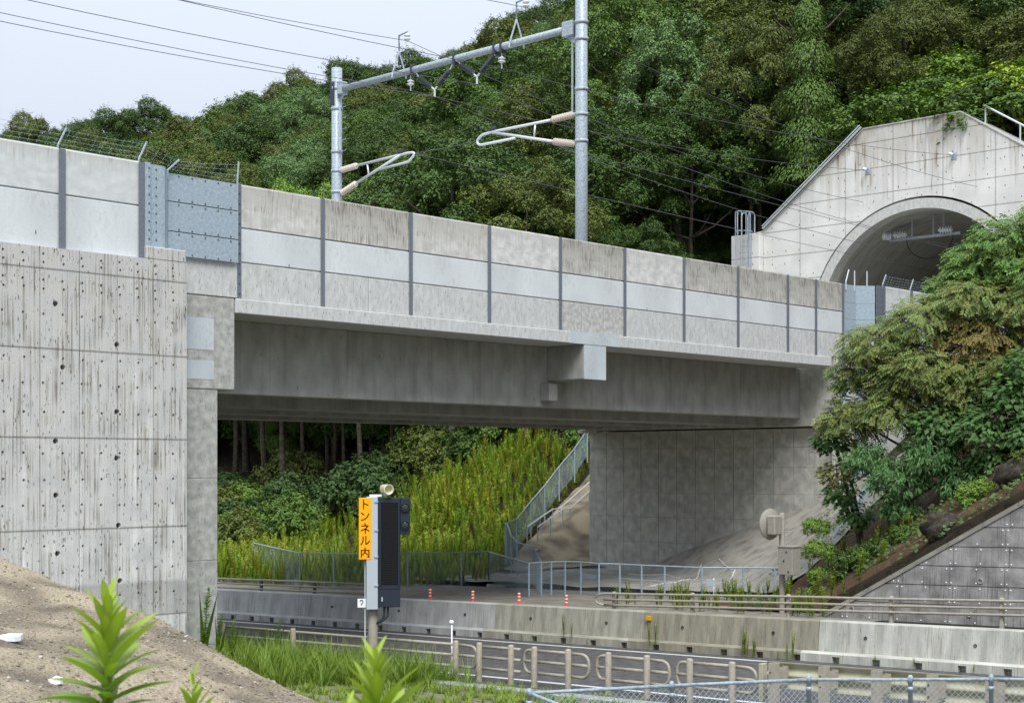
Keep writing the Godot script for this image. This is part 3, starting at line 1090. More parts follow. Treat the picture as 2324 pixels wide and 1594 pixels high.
func ground() -> void:
	var us := [32.88, 34.0, 34.85, 34.95] + steps(35.5, 67.0, 1.0) + [68.0] + steps(70.0, 200.0, 2.5)
	structure("hillside", sheet(us, steps(-20.0, 40.0, 1.0) + steps(41.0, 70.0, 1.0) + steps(73.0, 340.0, 4.0), hill, Rect2(66.5, 30.0, 2.0, 13.0)), M.soil)
	structure("ground", sheet(steps(-150.0, -10.0, 20.0) + steps(-8.0, 24.0, 1.0), steps(-120.0, -20.0, 20.0) + steps(-18.0, 60.0, 1.5) + steps(70.0, 340.0, 30.0), func(u, v): return near_ground(u, v) + 0.03 * nz2.get_noise_2d(u, v)), M.gravel)
	structure("road", sheet([23.6, 28.0, 32.6], steps(-60.0, 160.0, 5.0), func(_u, v): return road_y(v)), M.asphalt)
	structure("verge", sheet(steps(32.9, 39.2, 0.9), steps(19.5, 62.0, 1.0), func(u, v): return minf(hill(u, v), low_ground(v) + 0.3) + 0.012), M.verge)
	# painted edge lines
	for u in [25.55, 31.75]:
		var s := st()
		for v in steps(-20.0, 70.0, 3.0):
			quad(s, P(u - 0.08, v, road_y(v) + 0.004), P(u + 0.08, v, road_y(v) + 0.004), P(u + 0.08, v + 3.0, road_y(v + 3) + 0.004), P(u - 0.08, v + 3.0, road_y(v + 3) + 0.004))
		structure("road_line", s, M.paint)
	# concrete gutter along the near edge, in cast lengths
	var k := thing("roadside_kerb", "pale concrete gutter kerb along the road below the looped pipe fence", "kerb")
	for i in 24:
		var s := st()
		var v := 6.0 + i * 1.2
		along_road(s, [Vector2(23.62, -0.2), Vector2(23.62, 0.07), Vector2(23.66, 0.09), Vector2(23.98, 0.09), Vector2(24.02, 0.07), Vector2(24.02, -0.2)], v + 0.006, v + 1.194)
		obj("kerb_block", s, M.kerb, k)

	# sprayed mortar on the slopes round the far abutment
	var f := func(u, v): return hill(u, v) + 0.17 + 0.10 * nz2.get_noise_2d(u * 0.5, v * 0.5) + 0.05 * nz2.get_noise_2d(u * 2.0, v * 2.0)
	structure("mortar_slope", sheet(steps(39.3, 48.8, 0.4), steps(24.9, 42.2, 0.4), f), M.mortar_grey)
	var fs := st(true)
	var hh := func(u, t):
		var v: float = lerpf(40.6, fence_v(u), t)
		return P(u, v, f.call(u, v) + 0.05 + 0.28 * absf(nz2.get_noise_2d(u * 0.4, v * 0.7)))
	for i in 36:
		for k2 in 16:
			var u0 := 42.6 + i * 0.42
			quad(fs, hh.call(u0, k2 / 16.0), hh.call(u0 + 0.42, k2 / 16.0), hh.call(u0 + 0.42, (k2 + 1) / 16.0), hh.call(u0, (k2 + 1) / 16.0))
	structure("mortar_slope_001", fs, M.mortar_old)
	for q in [[[40.2, 31.5], [43.0, 32.0], [46.5, 34.0]], [[41.0, 28.8], [43.2, 30.5], [44.6, 31.2], [46.4, 33.2]], [[42.0, 31.8], [42.8, 33.6], [43.0, 35.2]], [[44.6, 33.6], [45.4, 35.0], [45.2, 36.5]]]:
		var s := st()
		var pts := []
		for i in q.size() - 1:
			for n in 24:
				var t := n / 24.0
				var u: float = lerpf(q[i][0], q[i + 1][0], t)
				var v: float = lerpf(q[i][1], q[i + 1][1], t)
				pts.append(P(u, v, f.call(u, v) + 0.012))
		tube(s, pts, 0.025, 5)
		var o := obj("crack_seal", s, M.seal)
		o.set_meta("kind", "structure")

	# bare soil of the bank above the panelled wall
	structure("soil_bank", sheet(steps(34.9, 49.0, 0.6), steps(8.0, 25.2, 0.6), func(u, v): return hill(u, v) + 0.06 + 0.16 * absf(nz2.get_noise_2d(u * 0.7, v * 0.7)) + 0.05 * nz2.get_noise_2d(u * 2.5, v * 2.5)), M.bank)
	# mortar mound close to the viewer
	var crest := [[-6.5, 14.0, 4.75], [-4.31, 13.0, 4.22], [-3.51, 12.4, 3.99], [-2.79, 11.6, 3.87], [-2.44, 11.2, 3.78], [-1.8, 10.5, 3.62], [-1.26, 10.0, 3.47], [-0.6, 9.4, 3.25], [0.4, 8.6, 2.9]]
	var foot := [[-6.0, 4.0, 4.75], [-3.9, 4.2, 4.5], [-3.0, 4.3, 4.36], [-2.4, 4.4, 4.25], [-1.9, 4.5, 4.15], [-1.3, 4.6, 4.0], [-0.8, 4.7, 3.85], [-0.2, 4.8, 3.5], [0.6, 5.0, 3.0]]
	var s := st(true)
	var grid := []
	for i in 81:
		var t := i / 80.0 * (crest.size() - 1)
		var a := mini(int(t), crest.size() - 2)
		var w := t - a
		var top := Vector3(lerpf(crest[a][0], crest[a + 1][0], w), lerpf(crest[a][1], crest[a + 1][1], w), lerpf(crest[a][2], crest[a + 1][2], w))
		var low := Vector3(lerpf(foot[a][0], foot[a + 1][0], w), lerpf(foot[a][1], foot[a + 1][1], w), lerpf(foot[a][2], foot[a + 1][2], w))
		var column := []
		for j in 61:
			var r := j / 40.0
			var p: Vector3
			if r <= 1.0:
				p = low.lerp(top, r)
				p.z -= 0.10 * sin(r * PI)
			else:
				var d := (r - 1.0) * 9.0
				p = top + Vector3(0.12 * d, d, -0.22 * d - 0.10 * d * d)
			var bump := 0.07 * nz2.get_noise_2d(p.x * 0.8, p.y * 0.8) + 0.022 * nz2.get_noise_2d(p.x * 7.0, p.y * 7.0) + 0.012 * nz2.get_noise_2d(p.x * 22.0, p.y * 22.0)
			column.append(C(p.x, p.y, maxf(p.z + bump * smoothstep(0.0, 0.2, r), 0.3)))
		grid.append(column)
	for i in 80:
		for j in 60:
			quad(s, grid[i][j], grid[i + 1][j], grid[i + 1][j + 1], grid[i][j + 1])
	structure("mortar_mound", s, M.mortar)
	var stone := st()
	disc_lathe(stone, Vector3.ZERO, Vector3.UP, [[-0.6, 0.0], [-0.35, 0.8], [0.15, 1.0], [0.5, 0.6], [0.62, 0.0]], 6)
	stone.generate_normals()
	var places := []
	for n in 9000:
		var i := rng.randi_range(0, 79)
		var j := rng.randi_range(4, 43)
		var a: Vector3 = grid[i][j].lerp(grid[i + 1][j], rng.randf())
		var b: Vector3 = grid[i][j + 1].lerp(grid[i + 1][j + 1], rng.randf())
		var sz := 0.004 + 0.012 * pow(rng.randf(), 3.0)
		var tone := rng.randf()
		var col := Color(0.31, 0.27, 0.20).lerp(Color(0.15, 0.13, 0.105), tone) if rng.randf() < 0.93 else Color(0.42, 0.40, 0.35)
		places.append([Transform3D(Basis.from_euler(Vector3(rng.randf() * 2, rng.randf() * 6, rng.randf() * 2)).scaled(Vector3(sz, sz * 0.7, sz * 1.2)), a.lerp(b, rng.randf()) + Vector3(0, sz * 0.3, 0)), col])
	var pebble := mat(Color.WHITE, 0.95)
	pebble.vertex_color_use_as_albedo = true
	scatter("pebbles", "loose gravel grains stuck over the tan mortar mound", stone.commit(), pebble, places, "gravel")
	# scraps on the mound
	for q in [[0.325, 0.62, 0.075, "bright white paper scrap lying high on the tan mortar mound"], [0.45, 0.5, 0.035, "small white paper scrap lying behind the largest green shoot"], [0.36, 0.48, 0.045, "crumpled pale plastic scrap at the edge of the tan mortar mound"]]:
		var c: Vector3 = grid[int(q[0] * 80)][int(q[1] * 40)]
		s = st()
		var ring := []
		for k2 in 9:
			var g := TAU * k2 / 9.0
			var rr: float = q[2] * rng.randf_range(0.7, 1.2)
			ring.append(c + Vector3(cos(g) * rr, 0.022 + rng.randf_range(0, 0.012), sin(g) * rr * 0.8))
		for k2 in 9:
			vert(s, c + Vector3(0, 0.04, 0), Vector2.ZERO); vert(s, ring[k2], Vector2.ZERO); vert(s, ring[(k2 + 1) % 9], Vector2.ZERO)
			quad(s, ring[k2], ring[(k2 + 1) % 9], ring[(k2 + 1) % 9] - Vector3(0, 0.03, 0), ring[k2] - Vector3(0, 0.03, 0))
		tag(obj("paper_scrap", s, M.white), q[3], "litter")


# ---------------------------------------------------------------- beyond the road
func pipe_rail(called_at: Array, heights: Array, r: float, parent: Node) -> void:
	for h in heights:
		var s := st(true)
		var pts := []
		for p in called_at:
			pts.append(p + Vector3(0, h, 0))
		tube(s, pts, r, 8)
		obj("pipe", s, M.rail_paint, parent)


func round_post(parent: Node, base: Vector3, h: float, r: float, m: Material, called := "post") -> MeshInstance3D:
	var s := st(true)
	disc_lathe(s, base, Vector3.UP, [[0, r], [h - r * 0.5, r], [h - r * 0.15, r * 0.85], [h, r * 0.45], [h, 0.0]], 12)
	return obj(called, s, m, parent)


# fence of posts, top rail and woven wire; pts are ground points
func mesh_fence(t: Node3D, pts: Array, h: float, step: float, r := 0.03, wire := 0.0035) -> void:
	for i in pts.size():
		var s := st()
		tube(s, [pts[i] - Vector3(0, 0.3, 0), pts[i] + Vector3(0, h + 0.02, 0)], r, 6)
		obj("fence_post", s, M.fence, t)
	var s2 := st()
	for i in pts.size() - 1:
		tube(s2, [pts[i] + Vector3(0, h, 0), pts[i + 1] + Vector3(0, h, 0)], r * 0.85, 6)
	obj("top_rail", s2, M.fence, t)
	s2 = st()
	for i in pts.size() - 1:
		woven(s2, pts[i] + Vector3(0, 0.05, 0), pts[i + 1] + Vector3(0, 0.05, 0), h - 0.08, step, wire)
	obj("wire_mesh", s2, M.fence, t)


func road_things() -> void:
	# concrete safety wall along the far edge of the road, in lengths, with drain gaps in its foot
	var cuts := [[9.0, 14.2, "jersey_light"], [14.2, 20.3, "jersey_light"], [20.3, 25.7, "jersey_stained"], [25.7, 31.25, "jersey_mid"], [31.25, 39.7, "jersey_new"], [39.7, 48.0, "jersey_new"], [48.0, 60.0, "jersey_new"]]
	var j := thing("road_barrier", "long low concrete safety wall with drain gaps along the far road edge", "barrier")
	for c in cuts:
		var s := st()
		along_road(s, [Vector2(32.52, -0.1), Vector2(32.52, 0.24), Vector2(32.60, 0.96), Vector2(32.63, 0.99), Vector2(32.87, 0.99), Vector2(32.90, 0.96), Vector2(32.90, -0.1)], c[0] + 0.008, c[1] - 0.008)
		obj("wall_length", s, M[c[2]], j)
	var v := 9.9
	while v < 59.0:
		var m: Material = M.jersey_new if v > 31 else (M.jersey_mid if v > 25.6 else (M.jersey_stained if v > 20.3 else M.jersey_light))
		var s := st()
		along_road(s, [Vector2(32.36, -0.1), Vector2(32.37, 0.20), Vector2(32.44, 0.25), Vector2(32.519, 0.25), Vector2(32.519, -0.1)], v + 0.10, v + 0.99)
		obj("foot_block", s, m, j)
		s = st()
		along_road(s, [Vector2(32.365, 0.15), Vector2(32.37, 0.20), Vector2(32.44, 0.25), Vector2(32.519, 0.25), Vector2(32.519, 0.15)], v - 0.10, v + 0.10)
		obj("gap_lintel", s, m, j)
		v += 1.09
	for q in [[32.49, 0.62], [29.83, 0.62], [27.02, 0.62], [24.43, 0.62], [21.61, 0.62], [19.01, 0.62], [16.21, 0.60], [35.4, 0.62], [38.6, 0.62]]:
		var s := st(true)
		disc_lathe(s, P(32.57, q[0], road_y(q[0]) + q[1]), Vector3(-1, 0, 0), [[0.004, 0.0], [0.004, 0.03], [0.03, 0.03], [0.03, 0.04], [-0.01, 0.042]], 10)  # closed stub; the dark inside of a drain is put into its black
		obj("black_capped_drain", s, M.black, j)
	var s := st()
	cbox(s, P(32.5, 25.6, 0.92) - Vector3(0.02, 0, 0.0), P(32.56, 25.46, 1.04), 0.004)
	tag(obj("road_reflector", s, M.yellow), "small yellow square reflector fixed to the concrete road wall", "reflector")

	# pipe rails on the verge behind it
	var r1 := thing("pipe_guardrail", "beige three pipe guardrail behind the concrete wall on the mirror pole side", "guardrail")
	var line := []
	for vv in steps(9.0, 27.6, 1.5):
		line.append(P(33.15, vv, 1.47 - 0.058 * (vv - 27.8) * (0.75 if vv > 20 else 0.72)))
	for h in [0.0, -0.165, -0.32]:
		var s3 := st(true)
		var pts := []
		for p in line:
			pts.append(p + Vector3(0, h, 0))
		if h > -0.1:
			pts.append(P(33.15, 27.85, 1.42)); pts.append(P(33.15, 27.95, 1.32)); pts.append(P(33.15, 27.85, 1.2))
			pts.append(line[-1] + Vector3(0, -0.32, 0))
		if h < -0.3:
			pts.append(line[-1] + Vector3(0, -0.31, 0))
		tube(s3, pts, 0.032, 8)
		obj("pipe", s3, M.rail_paint, r1)
	for vv in [12.9, 15.9, 18.7, 21.6, 24.6, 27.3]:
		var y: float = 1.47 - 0.043 * (vv - 27.8)
		round_post(r1, P(33.23, vv, low_ground(vv) - 0.4), y + 0.06 - low_ground(vv) + 0.4, 0.062, M.rail_paint)
	var r2 := thing("pipe_guardrail", "beige three pipe guardrail behind the concrete wall seen beside the abutment column", "guardrail")
	for h in [1.23, 1.07, 0.92]:
		var s3 := st(true)
		tube(s3, [P(33.15, 37.5, h), P(33.15, 41.0, h - 0.09), P(33.15, 48.0, h - 0.28)], 0.032, 8)
		obj("pipe", s3, M.rail_paint, r2)
	for vv in [37.55, 40.3, 43.2, 46.1]:
		round_post(r2, P(33.23, vv, 0.2), 1.1 - 0.027 * (vv - 37.5), 0.062, M.dark_post)
	s = st(true)
	tube(s, bend([P(33.3, 37.4, 0.6), P(33.3, 37.2, 1.0), P(33.6, 36.9, 1.3), P(33.9, 36.9, 1.3)], 0.2), 0.03, 6)
	obj("end_pipe", s, M.rail_paint, r2)

	# orange posts
	var spots := [34.51, 32.65, 30.75, 28.91]
	var says := ["orange delineator post farthest along the verge beside the sign", "orange delineator post second in line after the dark sign", "orange delineator post third in line before the abutment", "orange delineator post in front of the leaning white sheet"]
	for i in 4:
		var o := thing("delineator_post", says[i], "delineator", P(33.05, spots[i], low_ground(spots[i]) - 0.02), "orange posts along the verge")
		s = st(true)
		disc_lathe(s, Vector3.ZERO, Vector3.UP, [[0, 0.09], [0.025, 0.09], [0.04, 0.042], [0.40, 0.040], [0.43, 0.03], [0.435, 0.0]], 10)
		obj("post", s, M.orange, o)
		for y in [0.2, 0.3, 0.39]:
			s = st(true)
			disc_lathe(s, Vector3(0, y, 0), Vector3.UP, [[-0.02, 0.0405], [-0.02, 0.043], [0.02, 0.043], [0.02, 0.0405]], 10)
			obj("band", s, M.reflect, o)

	# fence behind the verge
	var fa := thing("mesh_fence", "wire mesh fence in front of the tall weeds under the bridge", "fence", Vector3.ZERO, "wire mesh fences beyond the road")
	var pts := []
	for p in [[38.09, 50.0], [36.4, 46.5], [34.75, 42.96], [35.4, 41.87], [36.1, 40.72], [37.38, 40.17], [39.08, 39.18], [39.96, 38.67]]:
		pts.append(P(p[0], p[1], 0.6))
	mesh_fence(fa, pts, 1.36, 0.11, 0.03, 0.003)
	s = st()
	for i in range(2, pts.size() - 1):
		var a: Vector3 = pts[i] - Vector3(0, 0.35, 0); var b: Vector3 = pts[i + 1] - Vector3(0, 0.35, 0)
		var n := (b - a).cross(Vector3.UP).normalized() * 0.09
		prism(s, [Vector2(-1, 0), Vector2(1, 0), Vector2(1, 0.42), Vector2(-1, 0.42)], func(p): return a + n * p.x + Vector3(0, p.y, 0), func(p): return b + n * p.x + Vector3(0, p.y, 0))
	obj("footing_kerb", s, M.cement_dark, fa)
	var fb := thing("mesh_fence", "wire mesh fence in front of the mortar slope under the bridge", "fence", Vector3.ZERO, "wire mesh fences beyond the road")
	pts = []
	for p in [[39.96, 38.67], [36.07, 33.13], [36.67, 33.14], [37.06, 33.06], [37.54, 32.89], [37.72, 32.37], [37.42, 31.36], [37.7, 30.74], [37.74, 29.9], [37.87, 29.1], [38.08, 27.84], [38.93, 26.93], [39.42, 26.12], [40.73, 25.63]]:
		pts.append(P(p[0], p[1], 0.6))
	mesh_fence(fb, pts, 1.36, 0.11, 0.03, 0.003)
	var fc := thing("mesh_fence", "wire mesh fence climbing the bank beside the mortar slope", "fence", Vector3.ZERO, "wire mesh fences beyond the road")
	pts = []
	for p in [[40.75, 25.60, 1.95], [41.61, 25.52, 2.68], [42.42, 25.38, 3.55], [43.29, 25.48, 4.05], [45.39, 26.16, 4.9]]:
		pts.append(P(p[0], p[1], p[2] - 1.35))
	mesh_fence(fc, pts, 1.36, 0.11, 0.03, 0.003)
	var fd := thing("mesh_fence", "wire mesh fence climbing the weedy slope behind the abutment edge", "fence", Vector3.ZERO, "wire mesh fences beyond the road")
	pts = []
	for p in [[45.02, 42.63, 2.75], [47.15, 44.0, 2.85], [49.13, 45.0, 3.55], [51.01, 45.9, 4.2], [52.95, 46.75, 5.05], [54.95, 47.55, 5.9], [57.0, 48.5, 6.85]]:
		pts.append(P(p[0], p[1], p[2] - 1.3))
	mesh_fence(fd, pts, 1.3, 0.13, 0.03, 0.003)
	var fe := thing("mesh_fence", "short curved wire mesh fence stepping down to the gate by the abutment", "fence", Vector3.ZERO, "wire mesh fences beyond the road")
	pts = []
	for p in [[44.33, 41.9, 2.79], [42.99, 40.4, 2.39], [41.7, 38.86, 2.23], [39.88, 36.42, 2.22], [38.5, 34.96, 2.03], [37.1, 33.53, 1.93]]:
		pts.append(P(p[0], p[1], p[2] - 1.3))
	mesh_fence(fe, pts, 1.3, 0.13, 0.03, 0.003)

	# stair up the slope behind the abutment
	var stair := thing("slope_stair", "narrow galvanised steel stair climbing the mortar slope behind the abutment edge", "stairs")
	var a0 := P(48.3, 44.3, 1.42); var a1 := P(50.88, 45.15, 2.1); var a2 := P(51.5, 45.27, 2.12); var a3 := P(54.4, 45.5, 3.6)
	for off in [-0.3, 0.3]:
		s = st()
		var o := Vector3(0.15, 0, off)
		tube(s, [a0 + o, a1 + o, a2 + o, a3 + o], 0.06, 4)
		obj("stringer", s, M.dark_steel, stair)
		s = st()
		var up := Vector3(0.15, 1.05, off)
		tube(s, [a0 + up, a1 + up, a2 + up, a3 + up], 0.032, 6)
		obj("hand_rail", s, M.alloy, stair)
		for p in [a0, a1, a2, a3, (a0 + a1) / 2, (a2 + a3) / 2]:
			s = st()
			tube(s, [p + o, p + up], 0.024, 5)
			obj("rail_post", s, M.fence, stair)
	for seg in [[a0, a1, 8], [a2, a3, 10]]:
		for k in seg[2]:
			var p: Vector3 = seg[0].lerp(seg[1], (k + 0.5) / seg[2])
			s = st()
			cbox(s, p + Vector3(0.0, 0.03, -0.3), p + Vector3(0.26, 0.07, 0.3), 0.004)
			obj("tread", s, M.galv, stair)

	# white sheet leaning by the abutment, concrete blocks
	s = st()
	prism(s, [Vector2(0, 0), Vector2(0.28, -0.04), Vector2(0.62, 0.82), Vector2(0.26, 0.9)], func(p): return P(42.3 + p.x * 1.3, 36.75 - p.x * 0.9, 0.25 + p.y), func(p): return P(42.33 + p.x * 1.3, 36.78 - p.x * 0.9, 0.25 + p.y))
	tag(obj("white_sheet", s, M.sheet), "pale sheet leaning at the foot of the abutment behind the fence", "sheet")
	var kb := thing("drain_channel", "pale concrete drain channel end lying behind the fence at the weeds' edge", "drain")
	s = st()
	cbox(s, P(39.4, 38.3, 0.55), P(40.9, 37.4, 0.86), 0.05)
	obj("channel_block", s, M.jersey_light, kb)
	s = st()
	cbox(s, P(43.9, 40.4, 0.3), P(45.2, 39.9, 0.95), 0.05)
	obj("channel_end", s, M.mortar, kb)

	# round mirror seen from behind, on a pole with a cabinet
	var mp := thing("mirror_pole", "beige pole with a round traffic mirror seen from behind and a cabinet", "traffic mirror", P(34.7, 22.76, 0.9))
	round_post(mp, Vector3(0, -0.4, 0), 3.3, 0.075, M.taupe, "pole")
	s = st()
	cbox(s, Vector3(-0.2, -0.4, -0.25), Vector3(0.2, 0.16, 0.25), 0.02)
	obj("footing", s, M.cement, mp)
	s = st(true)
	# the plate faces away and to the side
	disc_lathe(s, Vector3(-0.30, 2.6, -0.16), Vector3(0.12, 0, -1.0), [[0.0, 0.0], [0.0, 0.40], [0.02, 0.415], [0.05, 0.40], [0.09, 0.28], [0.11, 0.0]], 32)
	obj("mirror_plate", s, M.taupe, mp)
	s = st()
	cbox(s, Vector3(-0.50, 2.32, -0.15), Vector3(-0.12, 2.84, 0.10), 0.03)
	var hous := obj("mirror_housing", s, M.taupe, mp)
	s = st()
	cbox(s, Vector3(-0.42, 2.4, 0.101), Vector3(-0.39, 2.76, 0.112), 0.003)
	obj("hinge", s, M.taupe, hous)
	for y in [2.45, 2.75]:
		s = st()
		cbox(s, Vector3(-0.12, y - 0.03, -0.05), Vector3(0.0, y + 0.03, 0.05), 0.005)
		obj("clamp_arm", s, M.galv, mp)
	s = st()
	cbox(s, Vector3(-0.28, 1.28, 0.06), Vector3(0.12, 2.02, 0.50), 0.012)
	var cab := obj("cabinet", s, M.taupe, mp)
	s = st()
	cbox(s, Vector3(-0.30, 2.0, 0.04), Vector3(0.14, 2.04, 0.52), 0.008)
	obj("cabinet_roof", s, M.taupe, cab)
	for q in [[1.86, 0.30], [1.62, 0.22], [1.34, 0.36]]:
		s = st()
		cbox(s, Vector3(-0.292, q[0], q[1]), Vector3(-0.281, q[0] + 0.045, q[1] + 0.035), 0.002)
		obj("cabinet_lock", s, M.black, cab)
	for y in [0.7, 1.1, 1.55, 1.95, 2.4]:
		s = st()
		tube(s, [Vector3(0.0, y, -0.16), Vector3(0.0, y, 0.16)], 0.012, 5)
		obj("step_bolt", s, M.galv, mp)
	# small white plate on a thin stake
	var mk := thing("marker_stake", "thin white stake with a small white plate among the weeds by the fence", "marker", P(37.1, 26.7, 0.7))
	round_post(mk, Vector3(0, -0.3, 0), 1.35, 0.02, M.white, "stake")
	s = st()
	cbox(s, Vector3(-0.16, 0.82, -0.14), Vector3(-0.145, 1.02, 0.14), 0.003)
	obj("plate", s, M.sheet, mk)

	block_wall()


# panelled retaining wall, its top edge sloping
func block_wall() -> void:
	var t := thing("panel_wall", "dark weathered retaining wall of concrete panels with sloping top edge", "wall")
	var outline := PackedVector2Array([Vector2(21.7, 0.0), Vector2(21.7, 0.62), Vector2(8.0, 8.05), Vector2(8.0, 0.0)])   # (v, height above low ground line)
	var place := func(p: Vector2, du: float): return P(34.2 + du + 0.06 * p.y, p.x, p.y + road_y(20.0) + 0.0233 * (20.0 - p.x) * 0.9)
	var bolts := []
	var row := 0
	var y := 0.42
	while y < 8.0:
		var v := 21.9 + (0.1 if row % 2 else 0.0)
		while v > 8.0:
			var r := PackedVector2Array([Vector2(v - 1.405, y + 0.009), Vector2(v - 0.007, y + 0.009), Vector2(v - 0.007, y + 0.458), Vector2(v - 1.405, y + 0.458)])
			for piece in Geometry2D.intersect_polygons(r, outline):
				if piece.size() < 3:
					continue
				var s := st()
				prism(s, Array(piece), func(p): return place.call(p, 0.0), func(p): return place.call(p, 0.12))
				obj("wall_panel", s, M.block, t)
			for e in [[-0.06, 0.07], [-1.34, 0.07], [-0.06, 0.40], [-1.34, 0.40], [-0.7, 0.07], [-0.7, 0.40]]:
				var q := Vector2(v + e[0], y + e[1])
				if Geometry2D.is_point_in_polygon(q, outline):
					bolts.append(place.call(q, -0.002))
			v -= 1.412
		y += 0.467
		row += 1
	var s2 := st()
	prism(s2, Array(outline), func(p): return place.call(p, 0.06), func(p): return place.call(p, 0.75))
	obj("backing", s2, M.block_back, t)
	# coping strip along the slope
	s2 = st()
	prism(s2, [Vector2(21.75, 0.60), Vector2(8.0, 8.06), Vector2(8.0, 8.18), Vector2(21.75, 0.72)], func(p): return place.call(p, -0.03), func(p): return place.call(p, 0.75))
	obj("sloping_coping", s2, M.cement_dark, t)
	s2 = st()
	for p in bolts:
		disc_lathe(s2, p, Vector3(-1, 0, 0), [[0, 0.02], [0.012, 0.018], [0.016, 0.0]], 6)
	obj("bolt_cap", s2, M.white, t).set_meta("kind", "stuff")
	for q in [Vector2(16.95, 1.95), Vector2(17.2, 1.15), Vector2(20.4, 1.15)]:
		var s3 := st(true)
		disc_lathe(s3, place.call(q, 0.02), Vector3(-1, 0, 0), [[0.0, 0.0], [0.0, 0.05], [0.05, 0.05], [0.05, 0.065], [0.0, 0.065]], 14)
		obj("drain_pipe", s3, M.drain, t)
	# rocks on the bank above
	for q in [[35.6, 18.6, 0.55, "dark boulder half buried in the bank just above the panelled wall"], [36.6, 17.0, 0.6, "grey rock poking from the reddish bank under the leafy tree"], [37.0, 15.6, 0.8, "large dark rock on the bank under the hanging branches"]]:
		var s4 := st(true)
		var c := P(q[0], q[1], hill(q[0], q[1]) + q[2] * 0.2)
		for i in 10:
			for k in 14:
				var w := []
				for e in [[i, k], [i, k + 1], [i + 1, k + 1], [i + 1, k]]:
					var a: float = PI * e[0] / 10.0
					var b: float = TAU * (e[1] % 14) / 14.0
					var d := Vector3(sin(a) * cos(b), cos(a), sin(a) * sin(b))
					w.append(c + d * q[2] * (0.8 + 0.5 * nz2.get_noise_3dv(d * 3.0 + c)) * Vector3(1, 0.85, 1.2))
				quad(s4, w[0], w[1], w[2], w[3])
		tag(obj("boulder", s4, M.rock), q[3], "rock")


# ---------------------------------------------------------------- near side of the road
func strokes(parent: Node, called: String, lines: Array, place: Callable, w: float, m: Material) -> void:
	# lines in a unit square, y up; flat lettering a few millimetres proud
	var s := st()
	for l in lines:
		for i in l.size() - 1:
			var a: Vector2 = l[i]; var b: Vector2 = l[i + 1]
			var d := (b - a).normalized()
			var n := Vector2(-d.y, d.x) * w / 2
			var e := d * w * 0.35
			prism(s, [a - e - n, b + e - n, b + e + n, a - e + n], func(p): return place.call(p, 0.0), func(p): return place.call(p, 0.003))
	obj(called, s, m, parent)


